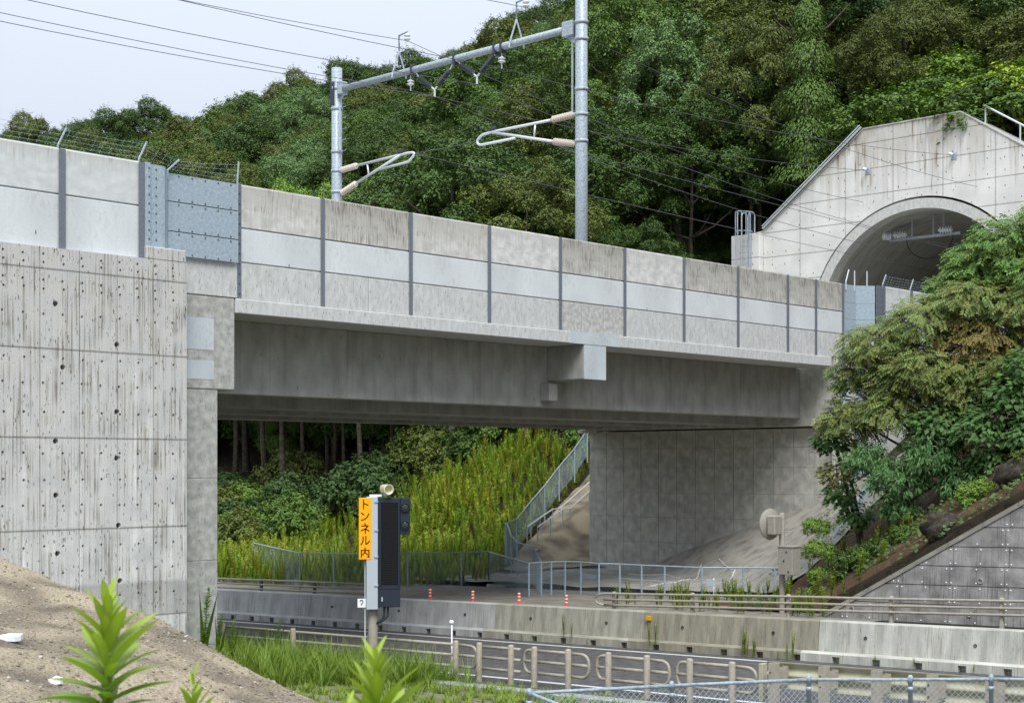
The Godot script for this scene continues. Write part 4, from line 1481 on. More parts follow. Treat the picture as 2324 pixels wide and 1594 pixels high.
func near_things() -> void:
	var s := st()
	# tall message sign; local axes: x to the viewer's side, y up, z towards the viewer
	var g := thing("message_sign", "tall dark message board on a pole with a yellow plate and a horn speaker", "sign", P(23.47, 26.42, 0.35))
	g.rotation.y = -0.72
	round_post(g, Vector3(0.02, -0.5, -0.1), 2.2, 0.11, M.taupe, "pole")
	s = st()
	cbox(s, Vector3(-0.13, 1.42, -0.2), Vector3(0.13, 3.98, 0.16), 0.01)
	obj("mounting_frame", s, M.sign_grey, g)
	s = st()
	cbox(s, Vector3(0.131, 1.47, -0.16), Vector3(0.64, 3.96, 0.14), 0.012)
	var cabn := obj("display_cabinet", s, M.sign_dark, g)
	s = st()
	cbox(s, Vector3(0.20, 1.98, 0.1405), Vector3(0.59, 3.86, 0.146), 0.002)
	obj("display_panel", s, M.sign_face, cabn)
	s = st()
	for k in 47:       # hooded rows of the display
		cbox(s, Vector3(0.205, 2.0 + k * 0.04, 0.1465), Vector3(0.585, 2.012 + k * 0.04, 0.158), 0.001)
	obj("display_louvre", s, M.sign_face, cabn).set_meta("kind", "stuff")
	for q in [[0.17, 0.2, 1.96, 3.88], [0.59, 0.62, 1.96, 3.88]]:
		s = st(); cbox(s, Vector3(q[0], q[2], 0.141), Vector3(q[1], q[3], 0.165), 0.003); obj("display_frame", s, M.sign_dark, cabn)
	s = st(); cbox(s, Vector3(0.14, 1.885, 0.141), Vector3(0.635, 1.895, 0.146), 0.001); obj("door_seam", s, M.black, cabn)
	s = st(); cbox(s, Vector3(0.21, 1.60, 0.141), Vector3(0.24, 1.70, 0.17), 0.008); obj("door_handle", s, M.alloy, cabn)
	s = st()
	cbox(s, Vector3(0.641, 3.12, -0.12), Vector3(0.86, 3.96, 0.12), 0.01)
	var lb := obj("lamp_box", s, M.sign_dark, g)
	for y in [3.74, 3.34]:
		s = st(true)
		disc_lathe(s, Vector3(0.75, y, 0.121), Vector3(0, 0, 1), [[0.0, 0.10], [0.05, 0.098], [0.05, 0.09], [0.015, 0.088]], 24)
		obj("lamp_hood", s, M.sign_dark, lb)
		s = st(true)
		disc_lathe(s, Vector3(0.75, y, 0.121), Vector3(0, 0, 1), [[0.012, 0.09], [0.03, 0.065], [0.038, 0.03], [0.04, 0.0]], 24)
		obj("lamp_lens", s, M.lens, lb)
	# yellow plate
	s = st()
	cbox(s, Vector3(-0.30, 2.56, 0.02), Vector3(-0.02, 3.96, 0.17), 0.006)
	var yp := obj("yellow_plate", s, M.sign_yellow, g)
	var glyphs := [
		[[Vector2(0.35, 0.95), Vector2(0.35, 0.05)], [Vector2(0.35, 0.62), Vector2(0.80, 0.42)]],
		[[Vector2(0.15, 0.85), Vector2(0.40, 0.66)], [Vector2(0.15, 0.12), Vector2(0.45, 0.2), Vector2(0.70, 0.42), Vector2(0.88, 0.78)]],
		[[Vector2(0.46, 0.98), Vector2(0.56, 0.84)], [Vector2(0.18, 0.76), Vector2(0.80, 0.76), Vector2(0.52, 0.46), Vector2(0.12, 0.28)], [Vector2(0.52, 0.46), Vector2(0.52, 0.0)], [Vector2(0.62, 0.42), Vector2(0.88, 0.24)]],
		[[Vector2(0.32, 0.88), Vector2(0.30, 0.40), Vector2(0.10, 0.08)], [Vector2(0.58, 0.94), Vector2(0.58, 0.12), Vector2(0.76, 0.22), Vector2(0.94, 0.46)]],
		[[Vector2(0.14, 0.02), Vector2(0.14, 0.72), Vector2(0.88, 0.72), Vector2(0.88, 0.04), Vector2(0.74, 0.08)], [Vector2(0.5, 0.98), Vector2(0.5, 0.60), Vector2(0.28, 0.26)], [Vector2(0.5, 0.52), Vector2(0.74, 0.28)]],
	]
	for k in 5:
		var y0 := 3.70 - k * 0.273
		strokes(yp, "lettering", glyphs[k], func(p, d): return Vector3(-0.275 + p.x * 0.23, y0 + p.y * 0.225, 0.1705 + d), 0.11, M.ink)
	# clips, small number plate, cables, horn
	for y in [1.95, 2.6, 3.2, 3.85]:
		s = st(); cbox(s, Vector3(0.05, y, 0.161), Vector3(0.14, y + 0.04, 0.185), 0.004); obj("clip", s, M.galv, g)
	s = st(); cbox(s, Vector3(-0.33, 1.46, 0.03), Vector3(-0.135, 1.66, 0.04), 0.003)
	var np := obj("number_plate", s, M.white, g)
	strokes(np, "lettering", [[Vector2(0.2, 0.72), Vector2(0.3, 0.9), Vector2(0.6, 0.9), Vector2(0.72, 0.7), Vector2(0.6, 0.48), Vector2(0.42, 0.3), Vector2(0.42, 0.18)]], func(p, d): return Vector3(-0.30 + p.x * 0.13, 1.49 + p.y * 0.15, 0.0405 + d), 0.14, M.black)
	for x in [0.28, 0.36]:
		s = st(true)
		tube(s, bend([Vector3(x, 1.48, 0.0), Vector3(x, 1.22, 0.0), Vector3(0.1, 1.08, -0.05)], 0.16), 0.028, 8)
		obj("conduit", s, M.dark_steel, g)
	s = st(); tube(s, [Vector3(-0.16, -0.3, 0.0), Vector3(-0.16, 2.5, 0.0)], 0.018, 5); obj("side_conduit", s, M.alloy, g)
	s = st(); cbox(s, Vector3(-0.06, 3.98, -0.1), Vector3(0.22, 4.03, 0.1), 0.006); obj("top_bracket", s, M.white, g)
	s = st(true)
	disc_lathe(s, Vector3(0.25, 4.17, -0.12), Vector3(0.35, -0.06, 1.0), [[0.0, 0.0], [0.0, 0.08], [0.03, 0.095], [0.36, 0.115], [0.40, 0.12], [0.40, 0.10], [0.30, 0.08], [0.24, 0.0]], 18)
	var horn := obj("horn_speaker", s, M.cream, g)
	s = st(); cbox(s, Vector3(0.26, 4.0, -0.06), Vector3(0.40, 4.09, 0.04), 0.006); obj("horn_foot", s, M.white, horn)

	# looped pipe fence by the road
	var lf := thing("looped_pipe_fence", "beige pipe fence with rounded loop ends along the near road edge", "fence")
	var gy := func(v): return road_y(v) + 0.02
	var pv := [25.05, 24.3, 23.32, 22.62, 21.64, 20.53, 19.51, 18.43, 17.41]
	for v in pv:
		round_post(lf, P(24.8, v, gy.call(v) - 0.1), 0.96, 0.068, M.rail_paint)
	var lev := [0.76, 0.52, 0.27]
	var pipe := func(v0: float, v1: float, h: float):
		var q := st(true)
		tube(q, [P(24.87, v0, gy.call(v0) + h), P(24.87, v1, gy.call(v1) + h)], 0.034, 8)
		obj("pipe", q, M.rail_paint, lf)
	var hoop := func(v: float, way: float, reach: float):
		var q := st(true)
		var b := func(dv, h): return P(24.87, v + dv * way, gy.call(v) + h)
		tube(q, bend([b.call(0, 0.76), b.call(reach, 0.76), b.call(reach, 0.27), b.call(0, 0.27)], 0.22, 8), 0.034, 8)
		obj("hoop", q, M.rail_paint, lf)
		pipe.call(v, v + reach * way, 0.52)
	for h in lev:
		pipe.call(24.3, 23.1, h)
	for pr in [[22.62, 21.64], [20.53, 19.51], [18.43, 17.41]]:
		for h in lev:
			pipe.call(pr[0], pr[1], h)
		hoop.call(pr[0], 1.0, 0.36)
		hoop.call(pr[1], -1.0, 0.52)
	hoop.call(25.05, -1.0, 0.6)
	# the same rail carries on without loops
	var lr := thing("pipe_guardrail", "beige three pipe guardrail behind the grass along the near road edge", "guardrail")
	for h in lev:
		var q := st(true)
		tube(q, [P(24.87, 25.1, gy.call(25.1) + h), P(24.87, 40.0, gy.call(40.0) + h)], 0.034, 8)
		obj("pipe", q, M.rail_paint, lr)
	for v in [28.0, 30.94, 33.9, 36.8]:
		round_post(lr, P(24.8, v, gy.call(v) - 0.1), 0.96, 0.068, M.rail_paint)
	var dl := thing("reflector_post", "thin post with a small round white reflector beside the pipe fence", "reflector", P(25.0, 25.38, 0.15))
	round_post(dl, Vector3.ZERO, 1.25, 0.02, M.white, "stake")
	s = st(true)
	disc_lathe(s, Vector3(-0.01, 1.28, 0.0), Vector3(-0.75, 0, 0.66), [[0, 0.0], [0.0, 0.055], [0.015, 0.055], [0.025, 0.0]], 16)
	obj("reflector_disc", s, M.white, dl)

	# corrugated beam guardrail
	var wb := thing("beam_guardrail", "beige corrugated steel beam guardrail with box posts behind the wire fence", "guardrail")
	s = st()
	cbox(s, P(24.62, 16.68, 0.55), P(24.78, 16.58, 1.27), 0.01)
	obj("end_plate", s, M.beam_paint, wb)
	var wave := []
	for k in 25:
		var f := k / 24.0
		wave.append(Vector2(24.98 - 0.045 * cos(f * TAU * 2.0), 0.42 + 0.50 * f))
	var solid := wave.duplicate()
	for k in range(24, -1, -1):
		solid.append(wave[k] + Vector2(0.006, 0))
	for v0 in [16.7, 13.7, 10.7, 7.7, 4.7]:
		s = st()
		along_road(s, solid, v0, v0 - 2.995)
		obj("beam", s, M.beam_paint, wb)
	for k in 11:
		var v: float = 16.26 - k * 1.085
		var y: float = road_y(v)
		s = st()
		# open box post
		for q in [[24.44, 24.45, -0.075, 0.075], [24.59, 24.60, -0.075, 0.075], [24.45, 24.59, -0.075, -0.065], [24.45, 24.59, 0.065, 0.075]]:
			ub(s, q[0], q[1], v + q[2], v + q[3], y - 0.3, y + 0.95, 0.003)
		var po := obj("post", s, M.rail_paint, wb)
		s = st()
		ub(s, 24.602, 24.90, v - 0.05, v - 0.04, y + 0.52, y + 0.84, 0.003)
		ub(s, 24.602, 24.90, v + 0.04, v + 0.05, y + 0.52, y + 0.84, 0.003)
		ub(s, 24.90, 24.92, v - 0.06, v + 0.06, y + 0.5, y + 0.86, 0.003)
		obj("spacer_bracket", s, M.rail_paint, po)
		s = st()
		for h in [0.58, 0.78]:
			disc_lathe(s, P(24.44, v + 0.03, y + h), Vector3(-1, 0, 0), [[0, 0.016], [0.012, 0.014], [0.015, 0.0]], 6)
		obj("bolt", s, M.dark_steel, po)

	# wire fence close to the viewer
	var nf := thing("mesh_fence", "galvanised wire mesh fence with a round top pipe close to the viewer", "fence")
	var pts := [P(13.8, 12.67, 2.26), P(15.5, 11.8, 2.26), P(17.16, 10.85, 2.26), P(18.06, 9.89, 2.26), P(18.82, 9.15, 2.26), P(19.6, 8.1, 2.26), P(20.4, 6.9, 2.26)]
	for p in pts:
		s = st(true)
		disc_lathe(s, p - Vector3(0, 1.6, 0), Vector3.UP, [[0, 0.03], [1.56, 0.03], [1.56, 0.036], [1.63, 0.036], [1.66, 0.02], [1.66, 0]], 12)
		var po := obj("fence_post", s, M.fence, nf)
		s = st(true)
		disc_lathe(s, p - Vector3(0, 0.14, 0), Vector3.UP, [[0, 0.031], [0, 0.038], [0.05, 0.038], [0.05, 0.031]], 12)
		obj("collar", s, M.galv, po)
	for i in pts.size() - 1:
		s = st(true)
		tube(s, [pts[i], pts[i + 1]], 0.022, 10)
		obj("top_pipe", s, M.fence, nf)
		s = st()
		woven(s, pts[i] - Vector3(0, 1.25, 0), pts[i + 1] - Vector3(0, 1.25, 0), 1.22, 0.08, 0.0032)
		obj("wire_mesh", s, M.fence, nf)
	s = st(true)
	tube(s, [pts[0], pts[0] + Vector3(1.2, -0.75, 1.6)], 0.022, 10)
	obj("corner_brace", s, M.fence, nf)


# ---------------------------------------------------------------- overhead line
func clamp_band(parent: Node, at: Vector3, r: float) -> void:
	var s := st(true)
	disc_lathe(s, at, Vector3.UP, [[-0.05, r], [-0.05, r + 0.02], [0.05, r + 0.02], [0.05, r]], 20)
	obj("clamp_band", s, M.galv, parent)


func ribbed(parent: Node, a: Vector3, b: Vector3, n: int, r0: float, r1: float, m: Material) -> void:
	var l := a.distance_to(b)
	var prof := [[0.0, 0.0], [0.0, r0 * 0.7]]
	for k in n:
		var o := l * (0.08 + 0.84 * k / n)
		var w := l * 0.84 / n
		prof += [[o, r0], [o + w * 0.35, r1], [o + w * 0.55, r1], [o + w * 0.9, r0]]
	prof += [[l, r0 * 0.7], [l, 0.0]]
	var s := st()
	disc_lathe(s, a, b - a, prof, 12)
	obj("insulator", s, m, parent)


func overhead() -> void:
	var U := 35.05
	var tall := thing("line_mast", "tall galvanised overhead line mast rising nearer the viewer behind the barrier", "mast", Vector3.ZERO, "overhead line masts")
	var s := st(true)
	tube(s, [P(U, 30.06, 8.9), P(U, 30.06, 14.0), P(U, 30.06, 21.5)], [0.185, 0.185, 0.18], 24)
	obj("pole", s, M.galv, tall)
	for y in [18.3, 17.8, 16.3, 15.55, 14.75]:
		clamp_band(tall, P(U, 30.06, y), 0.184)
	s = st()
	tube(s, [P(U, 30.42, 15.6), P(U, 30.42, 17.8)], 0.035, 5)
	obj("ladder_rail", s, M.galv, tall)
	s = st(); ub(s, U - 0.07, U + 0.07, 30.2, 30.3, 17.85, 18.75, 0.01); obj("name_plate", s, M.dark_steel, tall)

	var short := thing("line_mast", "shorter galvanised overhead line mast on the far side of the bridge", "mast", Vector3.ZERO, "overhead line masts")
	s = st(true)
	tube(s, [P(U, 41.3, 8.9), P(U, 41.3, 18.92)], 0.183, 24)
	obj("pole", s, M.galv, short)
	for y in [18.2, 17.5, 16.0, 15.33, 14.6]:
		clamp_band(short, P(U, 41.3, y), 0.184)
	s = st()
	tube(s, [P(U - 0.12, 41.0, 16.0), P(U - 0.12, 41.0, 17.5)], 0.05, 4)
	obj("step_rail", s, M.galv, short)
	for k in 5:
		s = st()
		tube(s, [P(U, 41.05, 16.0 + k * 0.38), P(U, 40.82, 16.0 + k * 0.38), P(U, 40.82, 16.04 + k * 0.38)], 0.012, 4)
		obj("step", s, M.galv, short)
	s = st(); ub(s, U - 0.2, U - 0.19, 41.2, 41.45, 17.6, 18.4, 0.003); obj("name_plate", s, M.dark_steel, short)

	var beam := thing("cross_beam", "long galvanised tube beam joining the two overhead line masts", "beam")
	s = st(true)
	tube(s, [P(U, 40.9, 18.15), P(U, 30.75, 18.2)], 0.115, 18)
	obj("tube_beam", s, M.alloy_dull, beam)
	for e in [[40.9, 41.12], [30.72, 30.3]]:
		s = st()
		ub(s, U - 0.16, U + 0.16, e[0], e[1], 17.95, 18.4, 0.02)
		obj("end_flange", s, M.galv, beam)
		s = st()
		prism(s, [Vector2(e[0], 18.0), Vector2(e[1], 18.0), Vector2(e[1], 17.7)], func(p): return P(U - 0.03, p.x, p.y), func(p): return P(U + 0.03, p.x, p.y))
		obj("gusset", s, M.galv, beam)
	for v in [35.4, 37.4, 33.6, 33.3]:
		s = st(); ub(s, U - 0.14, U + 0.14, v - 0.04, v + 0.04, 17.98, 18.34, 0.01); obj("clamp", s, M.dark_steel, beam)
	for q in [[38.1, "twin leg wire bracket on the beam nearer the shorter mast"], [32.72, "twin leg wire bracket on the beam nearer the taller mast"]]:
		var br := thing("wire_bracket", q[1], "bracket", P(U, q[0], 18.17), "brackets standing on the cross beam")
		for d in [-0.22, 0.22]:
			s = st()
			tube(s, [Vector3(d, -0.15, d * 0.5), Vector3(d * 0.9, 0.0, d * 0.5), Vector3(0, 0.75, 0), Vector3(0, 1.3, 0)], 0.035, 4)
			obj("leg", s, M.galv, br)
		s = st()
		tube(s, [Vector3(0, 1.28, 0), Vector3(0, 1.33, 0.42)], 0.035, 4)
		obj("arm", s, M.galv, br)
		ribbed(br, Vector3(0, 1.28, 0.40), Vector3(0, 1.0, 0.40), 2, 0.05, 0.11, M.porcelain_white)
	var vs := [[37.28, 17.93, 36.38, 17.35, 35.53, 17.91, "dark V shaped insulator pair under the beam nearer the shorter mast"], [35.33, 18.0, 34.44, 17.44, 33.53, 18.0, "dark V shaped insulator pair under the beam nearer the taller mast"]]
	for q in vs:
		var t := thing("insulator_pair", q[6], "insulator", Vector3.ZERO, "V shaped insulator pairs under the cross beam")
		for e in [[q[0], q[1]], [q[4], q[5]]]:
			var top := P(U, e[0], e[1] + 0.06)
			var low := P(U, q[2], q[3])
			s = st(); tube(s, [top + Vector3(0, 0.1, 0), top.lerp(low, 0.15)], 0.025, 5); obj("hook", s, M.alloy, t)
			ribbed(t, top.lerp(low, 0.15), top.lerp(low, 0.85), 12, 0.055, 0.085, M.polymer)
			s = st(); tube(s, [top.lerp(low, 0.85), low], 0.03, 5); obj("link", s, M.alloy, t)
		s = st(); tube(s, [P(U, q[2], q[3] + 0.03), P(U, q[2], q[3] - 0.24)], 0.035, 6); obj("wire_clamp", s, M.alloy, t)
	for q in [[37.53, "single white insulator hanging under the beam beside the bracket nearer the shorter mast"], [33.35, "single white insulator hanging under the beam beside the bracket nearer the taller mast"]]:
		var t := thing("hanging_insulator", q[1], "insulator", Vector3.ZERO, "small insulators under the cross beam")
		s = st(); tube(s, [P(U, q[0], 18.05), P(U, q[0], 17.85)], 0.02, 5); obj("hook", s, M.alloy, t)
		ribbed(t, P(U, q[0], 17.88), P(U, q[0], 17.66), 2, 0.05, 0.12, M.porcelain_white)
		s = st(); tube(s, [P(U, q[0], 17.66), P(U, q[0], 17.5)], 0.02, 5); obj("wire_clamp", s, M.alloy, t)

	# hinged arms that hold the contact wire
	var arm := func(label: String, w: Array):
		var t := thing("wire_cantilever", label, "cantilever", Vector3.ZERO, "cantilevers on the overhead line masts")
		var q := func(k): return P(U, w[k][0], w[k][1])
		ribbed(t, q.call(0), q.call(1), 9, 0.06, 0.11, M.porcelain)
		ribbed(t, q.call(2), q.call(3), 9, 0.06, 0.11, M.porcelain)
		var z := st(true)
		tube(z, bend([q.call(1), q.call(4), q.call(5), q.call(6), q.call(7), q.call(8)], 0.12, 4), 0.042, 10)
		obj("top_tube", z, M.alloy, t)
		z = st(true)
		tube(z, [q.call(3), q.call(9)], 0.045, 10)
		obj("stay_tube", z, M.alloy, t)
		z = st(true)
		tube(z, [q.call(10), q.call(11)], 0.03, 8)
		obj("strut", z, M.alloy, t)
		z = st()
		var c: Vector3 = q.call(9) + Vector3(0, 0.1, 0)
		cbox(z, c - Vector3(0.05, 0.04, 0.14), c + Vector3(0.05, 0.08, 0.14), 0.015)
		obj("wire_clamp", z, M.dark_steel, t)
	arm.call("silver wire cantilever arm with loop end on the taller mast", [[30.3, 15.60], [31.3, 15.57], [30.3, 14.70], [31.24, 14.92], [33.75, 15.58], [34.26, 15.55], [34.46, 15.38], [34.35, 15.24], [32.76, 15.24], [33.75, 15.56], [31.93, 15.53], [31.98, 15.12]])
	arm.call("silver wire cantilever arm with loop end on the shorter mast", [[41.1, 15.33], [40.16, 15.39], [41.1, 14.52], [40.2, 14.80], [37.7, 15.46], [37.38, 15.44], [37.35, 15.36], [37.65, 15.16], [39.08, 15.10], [38.03, 15.45], [39.7, 15.35], [39.62, 14.97]])

	# wires: [v, height at the beam, v at the tunnel, height at the tunnel, tunnel end u, sag, label]
	var runs := [
		[36.36, 17.12, 37.6, 15.5, 68.8, 0.9, "power wire from the V insulators nearer the shorter mast into the tunnel"],
		[34.44, 17.2, 35.2, 15.6, 68.8, 0.9, "power wire from the V insulators nearer the taller mast into the tunnel"],
		[37.53, 17.52, 38.98, 19.5, 66.7, 0.7, "thin wire from the single insulator nearer the shorter mast to the portal wall"],
		[33.35, 17.52, 34.43, 19.62, 66.7, 0.7, "thin wire from the single insulator nearer the taller mast to the portal wall"],
		[37.7, 19.2, 39.2, 18.0, 66.9, 1.0, "top wire on the bracket nearer the shorter mast"],
		[32.3, 19.2, 33.2, 18.0, 66.9, 1.0, "top wire on the bracket nearer the taller mast"],
		[38.0, 15.6, 38.0, 14.9, 80.0, 0.25, "carrier wire on the cantilever of the shorter mast"],
		[33.75, 15.7, 33.75, 14.9, 80.0, 0.25, "carrier wire on the cantilever of the taller mast"],
	]
	for r in runs:
		s = st()
		for way in [0, 1]:
			var far := P(r[4], r[2], r[3]) if way == 1 else P(-10.0, r[0], r[1] + 0.1)
			var from := P(U, r[0], r[1])
			var pts := []
			for k in 17:
				var f := k / 16.0
				pts.append(from.lerp(far, f) - Vector3(0, 4.0 * r[5] * f * (1 - f) * (0.6 if way else 1.0), 0))
			if way == 1 or r[5] > 0.3:
				tube(s, pts, 0.010, 4, false)
		tag(obj("overhead_wire", s, M.wire), r[6], "wire", "overhead wires along the railway")
	s = st()
	tube(s, [P(U, 37.3, 15.4), P(U, 35.8, 15.37), P(U, 34.5, 15.4)], 0.012, 4, false)
	tag(obj("overhead_wire", s, M.wire), "thin wire strung between the loop ends of the two cantilevers", "wire", "overhead wires along the railway")


# ---------------------------------------------------------------- plants
class Leaves:
	var v := PackedVector3Array()
	var n := PackedVector3Array()
	var c := PackedColorArray()
	var ids := PackedInt32Array()

	func leaf(p: Vector3, ax: Vector3, nrm: Vector3, l: float, w: float, col: Color) -> void:
		var side := ax.cross(nrm).normalized() * w * 0.5
		var mid := p + ax * l * 0.45 + nrm * w * 0.10
		var k := v.size()
		v.push_back(p); v.push_back(mid + side); v.push_back(p + ax * l - nrm * l * 0.12); v.push_back(mid - side)
		for i in 4:
			n.push_back(nrm)
			c.push_back(col)
		for i in [0, 2, 1, 0, 3, 2]:
			ids.push_back(k + i)

	# long curved blade of several pieces
	func blade(p: Vector3, ax: Vector3, nrm: Vector3, l: float, w: float, droop: float, segs: int, col: Color, tip: Color, fold := 0.0) -> void:
		var side := ax.cross(nrm).normalized()
		var k := v.size()
		var q := p
		var d := ax
		for i in segs + 1:
			var f := float(i) / segs
			var wide := w * 0.5 * pow(sin(PI * clampf(0.12 + 0.88 * f, 0.0, 1.0)), 0.8) if fold > 0.0 else w * 0.5 * (1.0 - f * f)
			var up := side.cross(d).normalized()
			if up.dot(nrm) < 0:
				up = -up
			for sg in [-1.0, 0.0, 1.0]:
				v.push_back(q + side * wide * sg + up * wide * fold * absf(sg))
				n.push_back((up + side * sg * 0.25).normalized())
				c.push_back(col.lerp(tip, f) * (1.0 if sg != 0.0 else 1.12))
			if i < segs:
				for e in [[0, 1], [1, 2]]:
					var a: int = k + i * 3 + e[0]
					var b: int = k + i * 3 + e[1]
					for t in [a, b + 3, b, a, a + 3, b + 3]:
						ids.push_back(t)
			q += d * l / segs
			d = (d - nrm * droop / segs).normalized()

	func mesh() -> ArrayMesh:
		var m := ArrayMesh.new()
		var a := []
		a.resize(Mesh.ARRAY_MAX)
		a[Mesh.ARRAY_VERTEX] = v
		a[Mesh.ARRAY_NORMAL] = n
		a[Mesh.ARRAY_COLOR] = c
		a[Mesh.ARRAY_INDEX] = ids
		m.add_surface_from_arrays(Mesh.PRIMITIVE_TRIANGLES, a)
		return m


func rdir(r: RandomNumberGenerator) -> Vector3:
	var z := r.randf_range(-1, 1)
	var a := r.randf() * TAU
	var q := sqrt(1 - z * z)
	return Vector3(q * cos(a), z, q * sin(a))


# crown of leaf sprays gathered into boughs; lobes: [centre, radius]
func spray(l: Leaves, r: RandomNumberGenerator, lobes: Array, crown_mid: Vector3, per_m2: float, size: float, hue := 0.12) -> void:
	for b in lobes:
		var mid: Vector3 = b[0]
		var rad: float = b[1]
		var out := (mid - crown_mid).normalized()
		var tone := r.randf_range(0.78, 1.18)
		var n := int(per_m2 * 4.0 * PI * rad * rad)
		for i in n:
			var d := rdir(r)
			if d.dot(out) < -0.45 or d.y < -0.75:
				continue
			# boughs are lumpy: the shell's radius wanders
			var lump := 0.86 + 0.26 * nz2.get_noise_3dv(mid * 1.7 + d * 3.2)
			var p := mid + d * rad * lump * (1.0 - 0.30 * r.randf() * r.randf()) * Vector3(1.0, 0.82, 1.0)
			var nrm := (d * 0.9 + Vector3(0, 0.45, 0) + rdir(r) * 0.75).normalized()
			var ax := (rdir(r) + d * 0.4 - Vector3(0, 0.25, 0))
			ax = (ax - nrm * ax.dot(nrm)).normalized()
			var k := tone * r.randf_range(0.7, 1.3)
			var h := r.randf_range(-hue, hue)
			var s := size * r.randf_range(0.6, 1.25)
			l.leaf(p, ax, nrm, s, s * 0.62, Color(k * (1.0 + h), k, k * (1.0 - h * 0.8)))
		# loose twigs that break the outline
		for i in int(n / 60.0) + 6:
			var d := (rdir(r) + out * 0.5 + Vector3(0, 0.25, 0)).normalized()
			var reach := rad * r.randf_range(1.0, 1.45)
			var sag := Vector3(0, -0.25 * rad * r.randf(), 0)
			for j in 14:
				var f := r.randf_range(0.6, 1.0)
				var p := mid + d * reach * f * Vector3(1, 0.85, 1) + sag * f * f + rdir(r) * size * 0.55
				var nrm := (Vector3(0, 0.8, 0) + d * 0.4 + rdir(r) * 0.6).normalized()
				var ax := (d + rdir(r) * 0.8)
				ax = (ax - nrm * ax.dot(nrm)).normalized()
				var k := tone * r.randf_range(0.8, 1.35)
				l.leaf(p, ax, nrm, size * r.randf_range(0.7, 1.2), size * 0.55, Color(k, k, k * 0.9))


func dome(sd: int, w: float, h: float, y0: float, n: int, per_m2: float, size: float) -> ArrayMesh:
	var r := RandomNumberGenerator.new()
	r.seed = sd
	var l := Leaves.new()
	var mid := Vector3(0, y0 + h * 0.45, 0)
	var lobes := []
	for i in n:
		var d := Vector3.ZERO
		for tries in 30:
			d = rdir(r)
			var ok := d.y > -0.45
			for b in lobes:
				if b[2].dot(d) > 1.0 - 2.2 / n:
					ok = false
			if ok:
				break
		var k := r.randf_range(0.58, 0.9)
		lobes.append([mid + Vector3(d.x * w * k, d.y * h * 0.5 * k, d.z * w * k), w * r.randf_range(0.20, 0.40) * sqrt(20.0 / n), d])
	spray(l, r, lobes, mid, per_m2, size)
	return l.mesh()


func spire(sd: int, w: float, h: float, y0: float, n: int, size: float) -> ArrayMesh:
	var r := RandomNumberGenerator.new()
	r.seed = sd
	var l := Leaves.new()
	for i in n:
		var f := r.randf()
		var y := y0 + h * f
		var rad := w * (1.0 - f) * (0.75 + 0.35 * sin(f * 40.0 + i % 3)) * sqrt(r.randf_range(0.4, 1.0))
		var a := r.randf() * TAU
		var d := Vector3(cos(a), 0.15, sin(a))
		var nrm := (d + Vector3(0, 0.8, 0) + rdir(r) * 0.5).normalized()
		var ax := (d - Vector3(0, 0.3, 0)).normalized()
		ax = (ax - nrm * ax.dot(nrm)).normalized()
		var k := r.randf_range(0.7, 1.25)
		l.leaf(Vector3(cos(a) * rad, y, sin(a) * rad), ax, nrm, size * r.randf_range(0.7, 1.3), size * 0.4, Color(k, k, k))
	return l.mesh()


func trunk_mesh(sd: int, h: float, r0: float, limbs: int, w: float, from := 0.45) -> ArrayMesh:
	var r := RandomNumberGenerator.new()
	r.seed = sd
	var s := st(true)
	var pts := []
	var rad := []
	var sway := Vector3(r.randf_range(-0.3, 0.3), 0, r.randf_range(-0.3, 0.3))
	for k in 8:
		var f := k / 7.0
		pts.append(Vector3(sway.x * sin(f * 3.0), -0.8 + (h + 0.8) * f, sway.z * sin(f * 2.3)) + Vector3(r.randf_range(-0.06, 0.06), 0, r.randf_range(-0.06, 0.06)))
		rad.append(r0 * (1.25 if k == 0 else 1.0) * (1.0 - 0.75 * f))
	tube(s, pts, rad, 7, false)
	for i in limbs:
		var f := r.randf_range(from, 0.9)
		var at: Vector3 = pts[int(f * 7)]
		var a := TAU * i / limbs + r.randf_range(-0.4, 0.4)
		var e := at + Vector3(cos(a) * w, r.randf_range(0.5, 0.9) * w, sin(a) * w) * r.randf_range(0.6, 0.95)
		var m := at.lerp(e, 0.5) + Vector3(0, -0.08 * w, 0)
		tube(s, [at, m, e], [r0 * 0.42, r0 * 0.28, r0 * 0.1], 5, false)
	s.generate_normals()
	return s.commit()


func tree(called: String, label: String, crown: Mesh, trunk: Mesh, leafm: Material, at: Vector3, size: Vector3, turn: float, group := "trees of the hillside forest", barkm: Material = null) -> Node3D:
	var t := thing(called, label, "shrub" if called.contains("shrub") else "tree", at, group)
	t.rotation.y = turn
	t.scale = size
	if trunk:
		obj("trunk", trunk, barkm if barkm else M.bark, t)
	obj("crown", crown, leafm, t)
	return t


